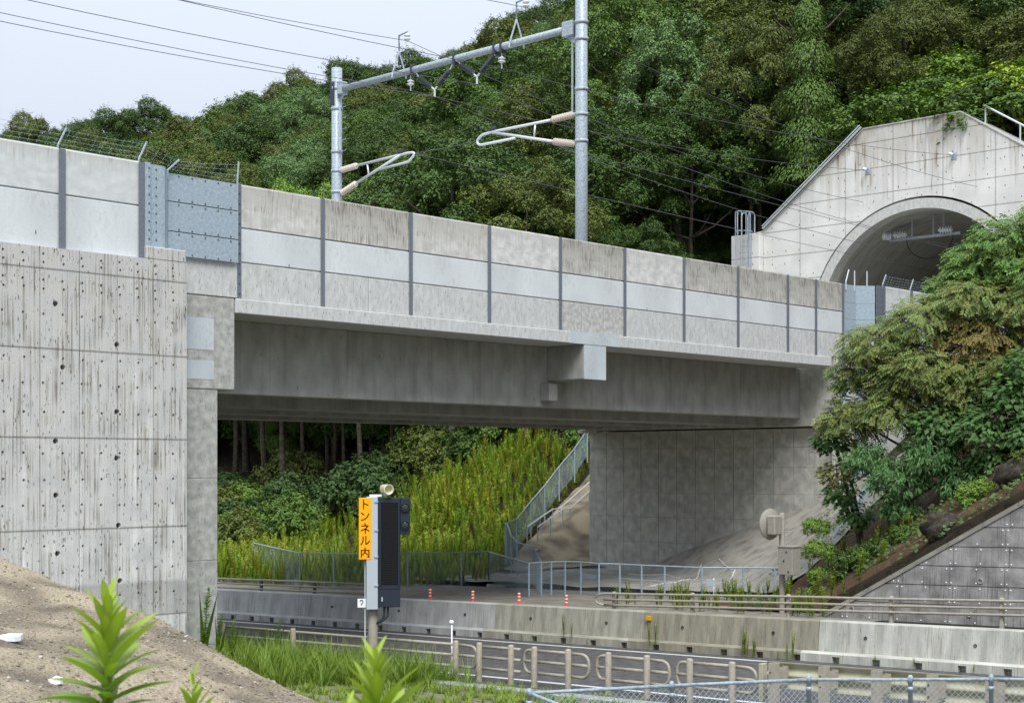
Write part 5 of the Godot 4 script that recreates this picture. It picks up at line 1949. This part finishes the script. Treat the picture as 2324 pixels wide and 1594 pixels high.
func vegetation() -> void:
	# leaf colours
	var tints := {
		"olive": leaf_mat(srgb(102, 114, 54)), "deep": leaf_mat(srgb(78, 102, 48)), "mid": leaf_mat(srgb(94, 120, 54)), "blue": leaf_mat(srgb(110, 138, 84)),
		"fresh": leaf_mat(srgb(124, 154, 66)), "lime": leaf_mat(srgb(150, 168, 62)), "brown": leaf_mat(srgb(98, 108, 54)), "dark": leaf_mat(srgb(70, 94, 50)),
	}
	var word := {"olive": "olive green", "deep": "deep green", "mid": "mid green", "blue": "bluish green", "fresh": "fresh green", "lime": "lime green", "brown": "brownish green", "dark": "dark green"}
	var domes := [dome(1, 4.2, 7.6, 0.6, 28, 125.0, 0.155), dome(2, 4.4, 8.4, 0.8, 36, 170.0, 0.125), dome(3, 4.0, 7.0, 0.4, 22, 90.0, 0.19)]
	var highs := [dome(5, 4.6, 9.0, 8.0, 28, 105.0, 0.165), dome(6, 4.2, 8.0, 7.2, 24, 105.0, 0.165)]
	var shrubs := [dome(8, 1.7, 2.4, 0.0, 14, 130.0, 0.15), dome(9, 1.6, 2.0, 0.0, 12, 130.0, 0.16)]
	var cone := spire(10, 2.6, 8.5, 0.3, 20000, 0.22)
	var tr := [trunk_mesh(1, 6.5, 0.22, 6, 3.0), trunk_mesh(2, 7.0, 0.24, 6, 3.0)]
	var trh := [trunk_mesh(3, 14.0, 0.24, 7, 3.2, 0.6), trunk_mesh(4, 13.0, 0.2, 6, 3.0, 0.6)]

	# forest on the hillside, row behind row
	var r := RandomNumberGenerator.new()
	r.seed = 99
	var d := 70.0
	var keys := ["olive", "deep", "mid", "olive", "deep", "blue", "brown", "mid", "dark", "fresh"]
	while d < 300.0:
		var gap := 4.0 + (d - 70.0) * 0.016
		var x := -0.37 * d + r.randf() * gap
		while x < 0.37 * d:
			var xx := x + r.randf_range(-0.35, 0.35) * gap
			var dd := d + r.randf_range(-0.45, 0.45) * gap
			x += gap
			var p := C(xx, dd, 0)
			var u := p.x
			var v := -p.z
			var edge := lerpf(59.0, 52.0, clampf((v - 48.0) / 15.0, 0.0, 1.0))
			if u < edge or u > 152.0 or (v < 49.0 and u < 75.0) or v < 20.0:
				continue
			var y := hill(u, v)
			if (y - 5.0) / dd > 0.325:
				continue
			# patches of like colour over the slope
			var patch := nz.get_noise_2d(u * 1.9 + 300.0, v * 1.9)
			var key: String = keys[clampi(int((patch * 0.9 + 0.5) * 7.0 + r.randf_range(-1.6, 1.6)), 0, 9)]
			var tall := u < 92.0 and v < 66.0 and v > 47.0
			var rim := u < edge + 7.0
			var sz := gap / 4.3 * r.randf_range(0.62, 1.12)
			var k := r.randi_range(0, 2)
			var called := "broadleaf_tree"
			var px := 1161.5 + 3500.0 * xx / dd
			var where: String = ["above the barbed wire", "short of the shorter mast", "between the two masts", "beyond the taller mast", "towards the tunnel portal"][0 if px < 540 else (1 if px < 760 else (2 if px < 1300 else (3 if px < 1700 else 4)))]
			var high: String = "low on" if dd < 105.0 else ("halfway up" if dd < 165.0 else "high on")
			if tall or rim:
				tree("tall_tree", "%s tall bare stemmed tree at the forest edge %s" % [word[key], where], highs[k % 2], trh[k % 2], tints[key], Vector3(u, y, -v), Vector3(sz, sz * (0.8 if rim and not tall else 1.0), sz), r.randf() * TAU)
				continue
			if key in ["deep", "blue", "dark"]:
				called = "evergreen_tree"
			elif key in ["olive", "brown"]:
				called = "oak_tree"
			tree(called, "%s rounded forest tree %s the hillside %s" % [word[key], high, where], domes[k], tr[k % 2] if dd < 130.0 else null, tints[key], Vector3(u, y - 0.6, -v), Vector3(sz, sz * r.randf_range(0.85, 1.15), sz), r.randf() * TAU)
		d += gap * 0.92

	for k in 150:
		var u := r.randf_range(66.0, 104.0)
		var v := r.randf_range(24.0, 66.0)
		if u < 84.0 and v < 48.5:
			continue
		var y := hill(u, v)
		var dd := 0.729 * u + 0.6845 * v
		if (y - 5.0) / dd > 0.33:
			continue
		var sz := r.randf_range(0.45, 0.8)
		tree("evergreen_tree", "low tree in the shade of the taller trees around the tunnel portal", domes[k % 3], null, tints[["dark", "deep", "deep"][k % 3]], Vector3(u, y - 0.5, -v), Vector3(sz, sz, sz), r.randf() * TAU, "shaded trees around the portal")  # darkest leaf tints only: shade under the wood put into the leaf colour

	single_trees(tints, domes, highs, shrubs, cone, tr, trh)
	undergrowth(tints, shrubs)
	near_tree()
	weeds()


func single_trees(tints: Dictionary, domes: Array, highs: Array, shrubs: Array, cone: Mesh, tr: Array, trh: Array) -> void:
	# trees one can tell apart: [name, label, crown, trunk, tint, X, D, crown middle height, size]
	var big := dome(31, 4.0, 9.5, 0.0, 36, 130.0, 0.155)
	var q := C(9.3, 88.0, 0)
	var gy := hill(q.x, -q.z)
	var ct := thing("camphor_tree", "large bluish green round crowned tree rising beside the taller mast", "tree", Vector3(q.x, gy, q.z))
	var base := st(true)
	var up := 20.6 - gy
	tube(base, [Vector3(1.5, -1.0, 0.5), Vector3(0.9, up * 0.4, 0.2), Vector3(0.2, up * 0.75, 0.0), Vector3(0, up + 0.6, 0), Vector3(0.1, up + 5.0, 0.1)], [0.42, 0.34, 0.3, 0.25, 0.1], 9)
	var br := RandomNumberGenerator.new()
	br.seed = 41
	for k in 8:
		var g := TAU * k / 8.0
		var at := Vector3(0.05, up + br.randf_range(-0.5, 3.0), 0.05)
		tube(base, [at, at + Vector3(cos(g) * 1.3, 0.9, sin(g) * 1.3), at + Vector3(cos(g) * 2.6, 2.4, sin(g) * 2.6)], [0.13, 0.09, 0.03], 5)
	obj("trunk", base, M.bark, ct)
	var cc := obj("crown", big, tints.blue, ct)
	cc.position = Vector3(0, up, 0)
	cc.scale = Vector3(1.0, 1.2, 1.0)
	var list := [
		["broadleaf_tree", "green round crown higher up between the taller mast and the large bluish tree", "mid", 6.4, 95.0, 29.5, 1.05, 0],
		["tall_tree", "brownish olive slender tree next to the large bluish green crown", "brown", 13.1, 85.0, 15.0, 0.95, 1],
		["tall_tree", "fresh green layered tree standing left of the dark hollow above the portal", "mid", 15.6, 81.0, 13.5, 0.82, 2],
		["broadleaf_tree", "dark olive crown at the top edge above the fresh green layered tree", "olive", 14.5, 96.0, 31.0, 1.1, 0],
		["evergreen_tree", "dark drooping crown at the top edge above the tunnel portal", "dark", 20.5, 92.0, 33.0, 1.2, 0],
		["evergreen_tree", "dark crown at the upper corner behind the portal fence", "dark", 28.0, 92.0, 33.0, 1.2, 0],
	]
	for e in list:
		var p := C(e[3], e[4], 0)
		if e[7] == 0:
			var y0 := hill(p.x, -p.z)
			tree(e[0], e[1], highs[0], trh[0], tints[e[2]], Vector3(p.x, y0, p.z), Vector3(e[6], clampf((e[5] - y0) / 12.5, 0.7, 1.7), e[6]), e[3], "")
		else:
			tree(e[0], e[1], highs[0] if e[7] == 1 else spire(51, 2.9, 15.0, 1.5, 20000, 0.22), trh[0], tints[e[2]], Vector3(p.x, hill(p.x, -p.z), p.z), Vector3(0.75, e[6] * 1.1, 0.75), e[3], "")
	var cp := C(-27.5, 136.0, 0)
	tree("cypress_tree", "small pointed yellowish green conifer on the slope above the steel plates", cone, tr[0], tints.fresh, Vector3(cp.x, hill(cp.x, -cp.z), cp.z), Vector3(1.1, 1.4, 1.1), 0.0, "")
	var bp := C(-11.6, 86.0, 0)
	tree("broadleaf_tree", "light green bushy tree just above the barrier beside the shorter mast", highs[1], trh[1], tints.fresh, Vector3(bp.x, hill(bp.x, -bp.z), bp.z), Vector3(0.62, 1.22, 0.62), 2.0, "")
	# light shrubs over the portal
	var i := 0
	var r := RandomNumberGenerator.new()
	r.seed = 77
	for k in 52:
		var v := r.randf_range(27.0, 46.0)
		var u := r.randf_range(69.6, 84.0)
		var key: String = ["lime", "fresh", "fresh", "mid"][r.randi_range(0, 3)] if u < 78.0 else ["fresh", "mid", "mid"][r.randi_range(0, 2)]
		var sz := r.randf_range(0.9, 1.5)
		tree("leafy_shrub", "%s leafy shrub growing over the top edge of the tunnel portal" % {"lime": "yellowish green", "fresh": "fresh green", "mid": "mid green"}[key], shrubs[k % 2], null, tints[key], Vector3(u, hill(u, v) - 0.3, -v), Vector3(sz * 1.2, sz, sz * 1.2), r.randf() * TAU, "shrubs above the tunnel portal")
	i = 52
	for e in [[13.7, 81.0, 13.4, 1.0], [13.1, 80.0, 11.6, 0.9], [14.6, 82.0, 15.2, 0.8]]:
		var p := C(e[0], e[1], e[2])
		tree("leafy_shrub", "fresh green sprig of leaves beside the caged ladder", shrubs[i % 2], null, tints.fresh, p, Vector3.ONE * e[3], i * 1.3, "shrubs beside the ladder")
		i += 1


func undergrowth(tints: Dictionary, shrubs: Array) -> void:
	var r := RandomNumberGenerator.new()
	r.seed = 17
	# bushes at the forest edge seen under the bridge
	var keys := ["mid", "fresh", "deep", "mid", "brown", "dark", "deep", "olive"]
	var word := {"olive": "olive", "deep": "deep green", "mid": "mid green", "fresh": "fresh green", "brown": "brownish", "dark": "dark green"}
	for k in 74:
		var v := r.randf_range(48.0, 84.0)
		var edge := lerpf(57.5, 49.5, clampf((v - 48.0) / 15.0, 0.0, 1.0))
		var u := edge + r.randf_range(-1.5, 6.0)
		if v < 58.0:
			u += 2.5
			if r.randf() < 0.4:
				continue
		if v > 60.0:
			u -= r.randf_range(0.0, 5.0)
		var key: String = keys[r.randi_range(0, 7)]
		var sz := r.randf_range(0.7, 1.35)
		tree("leafy_shrub", "%s leafy shrub at the forest edge seen under the bridge" % word[key], shrubs[k % 2], null, tints[key], Vector3(u, hill(u, v) - 0.2, -v), Vector3(sz, sz * r.randf_range(0.8, 1.3), sz), r.randf() * TAU, "shrubs at the forest edge")
	for k in 80:
		var v := r.randf_range(46.5, 64.0)
		var u := r.randf_range(61.0, 92.0)
		if v < 49.0 and u > 64.0 and u < 70.0:
			continue
		var sz := r.randf_range(0.9, 1.7)
		tree("leafy_shrub", "leafy shrub in the shaded hollow between the bridge and the tunnel portal", shrubs[k % 2], null, tints["deep" if k % 2 else "dark"], Vector3(u, hill(u, v) - 0.3, -v), Vector3(sz, sz * r.randf_range(0.8, 1.5), sz), r.randf() * TAU, "shrubs in the dark hollow")  # the hollow's shade is partly put into these dark leaf tints
	# thin stems in the dark wood
	for k in 16:
		var x := r.randf_range(-13.0, 4.0)
		var d := r.randf_range(84.0, 92.0)
		var p := C(x, d, 0)
		if p.x < 54.0:
			continue
		var s := st(true)
		var y := hill(p.x, -p.z)
		tube(s, [Vector3(p.x, y - 0.5, p.z), Vector3(p.x + r.randf_range(-0.3, 0.3), y + 3.0, p.z + r.randf_range(-0.3, 0.3)), Vector3(p.x + r.randf_range(-0.6, 0.6), y + 9.0, p.z + r.randf_range(-0.6, 0.6))], [0.13, 0.11, 0.06], 7)
		tag(obj("thin_tree", s, M.bark_pale), "thin pale tree stem standing in the dark wood under the bridge", "tree", "stems in the dark wood")
	# shrubs and creepers on the bank near the tree
	for e in [[9.25, 42.0, 0.6, 0.42, "deep"], [9.6, 41.8, 0.6, 0.36, "mid"], [9.9, 41.6, 0.6, 0.34, "deep"], [8.75, 43.6, 2.0, 0.25, "fresh"], [8.7, 43.8, 2.7, 0.27, "fresh"], [8.65, 44.0, 3.4, 0.24, "fresh"], [10.6, 41.0, 0.8, 0.3, "mid"], [12.0, 39.5, 3.0, 0.35, "fresh"], [13.2, 38.0, 3.9, 0.4, "olive"], [14.4, 37.5, 4.4, 0.5, "lime"]]:
		var p := C(e[0], e[1], 0)
		tree("leafy_shrub", "%s leafy shrub on the bank beside the climbing fence" % {"deep": "dark green broad", "mid": "mid green", "fresh": "light green", "olive": "olive", "lime": "yellow green"}[e[4]], shrubs[0], null, tints[e[4]], Vector3(p.x, maxf(hill(p.x, -p.z) - 0.35, e[2] - 0.4), p.z), Vector3(e[3], e[3], e[3]), e[0], "shrubs on the bank")
	# creeper leaves over the soil
	var l := Leaves.new()
	for k in 9000:
		var u := r.randf_range(34.6, 48.0)
		var v := r.randf_range(14.0, 28.5)
		var cover := nz.get_noise_2d(u * 7.0, v * 7.0)
		if cover < 0.02 or (u < 41.5 and v > 24.5):
			continue
		var p := P(u, v, hill(u, v) + r.randf_range(0.1, 0.3))
		var nrm := (Vector3(-0.4, 1, 0.3) + rdir(r) * 0.5).normalized()
		var ax := rdir(r)
		ax = (ax - nrm * ax.dot(nrm)).normalized()
		var k2 := r.randf_range(0.5, 1.1)
		var s := r.randf_range(0.07, 0.16)
		l.leaf(p, ax, nrm, s, s * 0.8, Color(k2, k2, k2) if r.randf() < 0.93 else Color(2.2, 1.7, 0.8))
	var o := obj("creeper_cover", l.mesh(), tints.deep)
	tag(o, "dark creeping leaves scattered over the shaded soil bank", "ground cover")
	o.set_meta("kind", "stuff")


# a leaf of paired leaflets
func feather(l: Leaves, r: RandomNumberGenerator, p: Vector3, d: Vector3, nrm: Vector3, len: float, pairs: int, col: Color) -> void:
	var side := d.cross(nrm).normalized()
	for k in pairs:
		var f := (k + 1.0) / pairs
		var at := p + d * len * f - nrm * len * 0.18 * f * f
		for sg in [-1.0, 1.0]:
			var ax: Vector3 = (side * sg * 0.85 + d * 0.5 - nrm * 0.15).normalized()
			var k2 := r.randf_range(0.85, 1.15)
			l.leaf(at, ax, (nrm + rdir(r) * 0.3).normalized(), len * 0.38, len * 0.17, col * k2)
	l.leaf(p + d * len, d, nrm, len * 0.36, len * 0.13, col)


func near_tree() -> void:
	var r := RandomNumberGenerator.new()
	r.seed = 61
	# [label, foot X, foot D, leaf style, boughs [X, D, y, radius, tint index], material]
	var pal := [Color(0.165, 0.21, 0.06), Color(0.21, 0.175, 0.055), Color(0.13, 0.22, 0.05), Color(0.075, 0.15, 0.04), Color(0.09, 0.19, 0.06), Color(0.30, 0.29, 0.12)]
	var white := leaf_mat(Color.WHITE, 0.0)
	white.backlight = Color(0.62, 0.7, 0.35)
	var groups := [
		["large olive and russet feathery leaved tree leaning over the bank by the bridge end", 12.2, 43.5, 0, [[9.7, 44.0, 6.4, 0.85, 0], [9.9, 44.0, 7.6, 0.8, 0], [10.4, 43.5, 8.4, 1.1, 0], [11.6, 43.0, 9.0, 1.2, 0], [13.0, 42.5, 8.6, 1.25, 1], [11.4, 42.6, 7.6, 1.15, 0], [12.4, 42.4, 7.4, 1.1, 0], [10.6, 43.0, 6.6, 0.9, 0], [13.9, 42.0, 9.3, 1.1, 0], [11.9, 42.5, 6.3, 0.9, 0], [10.9, 43.0, 7.5, 1.0, 0], [12.6, 42.3, 9.6, 0.9, 0], [13.4, 42.0, 7.6, 1.1, 0]]],
		["bright green feathery leaved tree rising in front of the tunnel mouth", 14.4, 43.0, 0, [[13.0, 43.5, 10.8, 0.8, 2], [13.7, 43.0, 11.3, 0.95, 2], [14.2, 43.0, 10.5, 1.1, 2], [15.0, 42.5, 11.7, 1.1, 2], [13.2, 43.3, 9.9, 0.9, 2], [15.0, 42.0, 10.2, 1.2, 2], [12.5, 44.0, 10.2, 0.55, 2], [12.3, 43.6, 9.6, 0.6, 2]]],
		["deep green broad leaved tree on the bank under the olive tree", 14.0, 41.0, 1, [[13.3, 41.0, 6.8, 1.0, 3], [14.0, 40.8, 7.4, 1.1, 3], [12.5, 41.2, 6.0, 0.85, 3], [13.7, 40.6, 5.9, 0.9, 3], [13.0, 41.3, 5.2, 0.8, 3], [14.3, 40.4, 6.4, 1.0, 3], [14.2, 40.0, 5.0, 0.9, 3], [11.6, 42.0, 6.2, 0.8, 3]]],
		["drooping green narrow leaved branches hanging low over the soil bank", 11.9, 42.3, 2, [[10.6, 42.3, 4.7, 0.85, 4], [11.4, 42.0, 5.3, 0.9, 4], [12.3, 41.8, 4.7, 0.85, 4], [9.9, 42.8, 5.2, 0.7, 4], [10.7, 42.4, 3.9, 0.6, 4], [13.0, 41.5, 4.9, 0.7, 4]]],
		["pale flowering shrub beside the bridge abutment", 10.0, 44.5, 1, [[9.3, 44.5, 5.7, 0.6, 3], [9.2, 44.6, 6.3, 0.45, 5], [9.4, 44.6, 4.8, 0.55, 5], [9.5, 44.5, 4.2, 0.55, 3], [9.9, 44.2, 3.6, 0.5, 3]]],
	]
	for g in groups:
		var foot := C(g[1], g[2], 0)
		foot.y = hill(foot.x, -foot.z) - 0.2
		var t := thing("feathery_tree" if g[3] == 0 else ("broadleaf_tree" if g[3] == 1 else "willowy_tree"), g[0], "tree", foot)
		var s := st(true)
		var fork := Vector3(0, 1.2, 0)
		tube(s, [Vector3(0, -0.4, 0), Vector3(0.05, 0.5, 0.02), fork], [0.13, 0.11, 0.09], 8)
		var l := Leaves.new()
		for b in g[4]:
			var c := C(b[0], b[1], b[2]) - foot
			var m := fork.lerp(c, 0.5) + Vector3(r.randf_range(-0.2, 0.2), -0.25, r.randf_range(-0.2, 0.2))
			tube(s, [fork * r.randf_range(0.5, 1.0), m, c, c + (c - m).normalized() * b[3] * 0.6], [0.055, 0.04, 0.022, 0.008], 5)
			var base: Color = pal[b[4]]
			var rad: float = b[3]
			var n := int((560 if g[3] == 0 else (1250 if g[3] == 1 else 700)) * rad * rad)
			for i in n:
				var d := rdir(r)
				if d.y < -0.6 and r.randf() < 0.7:
					continue
				var lump := 0.8 + 0.4 * nz2.get_noise_3dv(c + d * 2.5)
				var p := c + d * rad * lump * Vector3(1.2, 0.85, 1.2) * pow(r.randf(), 0.33)
				var nrm := (Vector3(-0.25, 0.9, 0.35) + d * 0.5 + rdir(r) * 0.35).normalized()
				var ax := (d + Vector3(0, -0.15, 0) + rdir(r) * 0.6)
				ax = (ax - nrm * ax.dot(nrm)).normalized()
				var k := r.randf_range(0.7, 1.3)
				var col := Color(base.r * k * r.randf_range(0.85, 1.2), base.g * k, base.b * k)
				if g[3] == 0:
					feather(l, r, p, ax, nrm, r.randf_range(0.22, 0.38), 5, col)
				elif g[3] == 1:
					l.leaf(p, ax, nrm, r.randf_range(0.13, 0.22), r.randf_range(0.09, 0.14), col)
				else:
					for j in 5:
						var a2 := (ax * 0.6 + Vector3(0, -0.35, 0) + rdir(r) * 0.6).normalized()
						var n2 := (nrm - a2 * nrm.dot(a2)).normalized()
						l.leaf(p + rdir(r) * 0.08, a2, n2, r.randf_range(0.13, 0.2), 0.045, col * r.randf_range(0.85, 1.15))
		obj("trunk", s, M.bark, t)
		obj("crown", l.mesh(), white, t)


# tall weed with leaves all round the stem
func weed_mesh(sd: int, h: float, n: int, len: float) -> ArrayMesh:
	var r := RandomNumberGenerator.new()
	r.seed = sd
	var l := Leaves.new()
	var lean := Vector3(r.randf_range(-0.1, 0.1), 0, r.randf_range(-0.1, 0.1))
	for k in 3:
		var a := TAU * k / 3.0
		l.leaf(Vector3.ZERO, (Vector3.UP + lean).normalized(), Vector3(cos(a), 0, sin(a)), h, 0.022, Color(0.5, 0.55, 0.35))
	for i in n:
		var f := r.randf_range(0.12, 1.0)
		var a := i * 2.4 + r.randf() * 0.5
		var up := lerpf(0.3, 0.9, pow(f, 3.0))
		var ax := Vector3(cos(a), up, sin(a)).normalized()
		var nrm := Vector3(-cos(a) * up, 1.0, -sin(a) * up).normalized()
		var k := r.randf_range(0.75, 1.2)  
		l.leaf((Vector3.UP * h + lean * h) * f, ax, nrm, len * (1.15 - 0.5 * f) * r.randf_range(0.7, 1.2), len * 0.2, Color(k, k, k * 0.9))
	return l.mesh()


func scatter(called: String, label: String, mesh: Mesh, m: Material, places: Array, category := "weeds") -> void:
	var mm := MultiMesh.new()
	mm.transform_format = MultiMesh.TRANSFORM_3D
	mm.use_colors = true
	mm.mesh = mesh
	mm.instance_count = places.size()
	for i in places.size():
		mm.set_instance_transform(i, places[i][0])
		mm.set_instance_color(i, places[i][1])
	var o := MultiMeshInstance3D.new()
	o.name = numbered(self, called)
	o.multimesh = mm
	o.material_override = m
	add_child(o)
	tag(o, label, category)
	o.set_meta("kind", "stuff")


func weeds() -> void:
	var r := RandomNumberGenerator.new()
	r.seed = 5
	var green := leaf_mat(srgb(178, 188, 96), 0.5)
	var meshes := [weed_mesh(1, 1.3, 64, 0.19), weed_mesh(2, 1.05, 56, 0.20), weed_mesh(3, 1.5, 70, 0.18)]
	for k in 3:
		var places := []
		while places.size() < 2600:
			var u := r.randf_range(35.5, 58.5)
			var v := r.randf_range(38.8, 84.0)
			var edge := lerpf(59.0, 51.5, clampf((v - 48.0) / 15.0, 0.0, 1.0))
			if u > edge or v < fence_v(u) + 0.25:
				continue
			if r.randf() > 0.75 + 0.5 * nz2.get_noise_2d(u * 0.6, v * 0.6):
				continue
			var s := r.randf_range(0.45, 1.2) * (0.8 + 0.5 * nz2.get_noise_2d(u * 0.3 + 50.0, v * 0.3))
			var p := P(u, v, hill(u, v) - 0.03)
			var c := (Color(r.randf_range(0.8, 1.2), r.randf_range(0.9, 1.15), r.randf_range(0.6, 1.0)) if r.randf() < 0.97 else Color(1.2, 0.9, 0.65))
			places.append([Transform3D(Basis(Vector3.UP, r.randf() * TAU).rotated(Vector3.RIGHT, r.randf_range(-0.3, 0.3)).rotated(Vector3.BACK, r.randf_range(-0.25, 0.25)).scaled(Vector3(s, s * r.randf_range(0.8, 1.25), s)), p), c])
		scatter("tall_weeds", ["yellow green tall weeds crowding the slope under the bridge", "shorter yellow green weeds mixed in on the slope under the bridge", "tallest spiky weeds on the slope under the bridge"][k], meshes[k], green, places)
	# weeds along the verge and at wall feet
	var verge := []
	for k in 150:
		var v := r.randf_range(20.5, 28.5)
		var u := r.randf_range(34.0, 39.5)
		if u > 36.5 and v > 27.0:
			continue
		var s := r.randf_range(0.35, 0.8)
		verge.append([Transform3D(Basis(Vector3.UP, r.randf() * TAU).scaled(Vector3(s, s, s)), P(u, v, hill(u, v) - 0.02)), Color(0.7, 0.75, 0.6)])
	for k in 46:
		var v := 9.0 + k * 0.8 + r.randf()
		if r.randf() < 0.5:
			continue
		var s := r.randf_range(0.12, 0.3)
		verge.append([Transform3D(Basis(Vector3.UP, r.randf() * TAU).scaled(Vector3(s, s, s)), P(32.3, v, road_y(v))), Color(0.75, 0.85, 0.6)])
	for k in 12:
		var s := r.randf_range(0.3, 0.75)
		verge.append([Transform3D(Basis(Vector3.UP, r.randf() * TAU).scaled(Vector3(s * 0.6, s, s * 0.6)), P(32.28, [22.0, 22.2, 25.2, 20.9, 28.2][k % 5] + r.randf_range(-0.15, 0.15), road_y(22.0))), Color(0.8, 0.85, 0.55)])
	scatter("verge_weeds", "small scattered weeds along the road wall and the fence foot", meshes[1], green, verge)

	# grass on the near bank
	var gm := leaf_mat(srgb(116, 138, 66), 0.4)
	var tufts := []
	for k in 3:
		var l := Leaves.new()
		for i in [44, 34, 26][k]:
			var a := r.randf() * TAU
			var out := r.randf_range(0.15, 0.9)
			var ax := Vector3(cos(a) * out, 1.0, sin(a) * out).normalized()
			var nrm := Vector3(-cos(a), out, -sin(a)).normalized()
			var k2 := r.randf_range(0.6, 1.25)
			l.blade(Vector3(cos(a), 0, sin(a)) * r.randf() * 0.12, ax, nrm, [0.95, 0.6, 0.26][k] * r.randf_range(0.5, 1.15), 0.016, -r.randf_range(0.3, 1.3) * (-1.0), 4, Color(k2 * 0.95, k2, k2 * 0.7), Color(k2 * 0.98, k2, k2 * 0.7))
		tufts.append(l.mesh())
	for k in 3:
		var places := []
		var n: int = [420, 560, 900][k]
		while places.size() < n:
			var v := r.randf_range(17.0, 35.0)
			var u := r.randf_range(17.5, 24.5)
			var lush := smoothstep(24.0, 27.0, v + 0.35 * (u - 21.0))
			if k < 2 and r.randf() > lush:
				continue
			if k == 2 and r.randf() > 0.45 + 0.9 * nz2.get_noise_2d(u * 0.9, v * 0.9) + 0.4 * lush:
				continue
			if u < 21.5 and v > 28.6:
				continue
			var s := r.randf_range(0.6, 1.2)
			var gold := r.randf()
			var c := Color(0.95, 1.0, 0.9).lerp(Color(1.45, 1.15, 0.7), gold * gold * (0.9 if k == 2 else 0.5))
			places.append([Transform3D(Basis(Vector3.UP, r.randf() * TAU).scaled(Vector3(s, s, s)), P(u, v, near_ground(u, v) - 0.02)), c])
		scatter("grass", ["long arching grass on the bank beside the sign pole", "medium grass tufts on the near road bank", "short sparse grass on the gravel by the kerb"][k], tufts[k], gm, places)
	# tall weeds at the foot of the stained wall
	var wm := weed_mesh(21, 1.75, 330, 0.14)
	var deep := leaf_mat(srgb(128, 156, 74), 0.5)
	for e in [[20.05, 28.2, 1.0, "tallest dense weed stalk in front of the abutment column"], [20.42, 28.15, 0.72, "middle weed stalk in front of the abutment column"], [20.62, 27.95, 0.66, "shortest weed stalk at the abutment column's open side"], [23.2, 29.6, 0.62, "slim weed stalk in front of the concrete road wall"], [23.6, 30.6, 0.5, "small weed stalk beside the guardrail behind the grass"]]:
		var o := obj("weed_stalk", wm, deep)
		o.position = P(e[0], e[1], near_ground(e[0], e[1]) - 0.05)
		o.scale = Vector3(1.15, 1.12, 1.15) * e[2]
		tag(o, e[3], "weed", "tall weed stalks by the wall")
	# shoots right before the viewer
	shoots()


func shoots() -> void:
	var m := leaf_mat(Color(1, 1, 1), 0.0)
	m.backlight = Color(0.75, 0.8, 0.35)
	m.roughness = 0.45
	var r := RandomNumberGenerator.new()
	for e in [[-0.737, 2.8, 4.76, 0.115, 70, 3, "largest yellow green leafy shoot in front of the mortar mound"], [-0.212, 2.4, 4.715, 0.095, 66, 4, "leafy green shoot in front of the sign pole"], [-0.62, 3.0, 4.60, 0.075, 40, 5, "small leafy shoot tip between the two larger shoots"], [-0.235, 2.2, 4.665, 0.07, 40, 8, "low leafy shoot tip at the foot of the sign pole shoot"]]:
		r.seed = e[5]
		var top := C(e[0], e[1], e[2])
		var t := thing("leafy_shoot", e[6], "plant", top - Vector3(0, 0.75, 0), "leafy shoots before the viewer")
		var s := st(true)
		tube(s, [Vector3(0.02, -0.2, 0), Vector3(0.005, 0.3, 0.005), Vector3(0, 0.72, 0)], [0.006, 0.005, 0.003], 7)
		obj("stem", s, M.stem, t)
		var l := Leaves.new()
		var n: int = e[4]
		for i in n:
			var f := float(i) / n          # 0 at the tip
			var a := i * 2.39996 + r.randf_range(-0.2, 0.2)
			var up := lerpf(2.2, 0.5, smoothstep(0.0, 0.55, f))
			up *= r.randf_range(0.6, 1.5)
			var ax := Vector3(cos(a), up, sin(a)).normalized()
			var nrm := (Vector3(-cos(a) * up, 1.0, -sin(a) * up).normalized() + rdir(r) * 0.35)
			nrm = (nrm - ax * nrm.dot(ax)).normalized()
			var len: float = e[3] * lerpf(0.45, 1.15, smoothstep(0.0, 0.35, f)) * r.randf_range(0.65, 1.2)
			var tip := Color(0.33, 0.42, 0.07)
			var old := Color(0.17, 0.29, 0.06)
			var col := tip.lerp(old, smoothstep(0.12, 0.75, f)) * r.randf_range(0.85, 1.15)
			l.blade(Vector3(0, 0.74 - 0.33 * pow(f, 0.95), 0), ax, nrm, len, len * r.randf_range(0.2, 0.29), lerpf(0.2, 0.8, f) * r.randf_range(0.3, 1.7), 7, col, col * 1.1, 0.35)
		obj("leaf_cluster", l.mesh(), m, t)
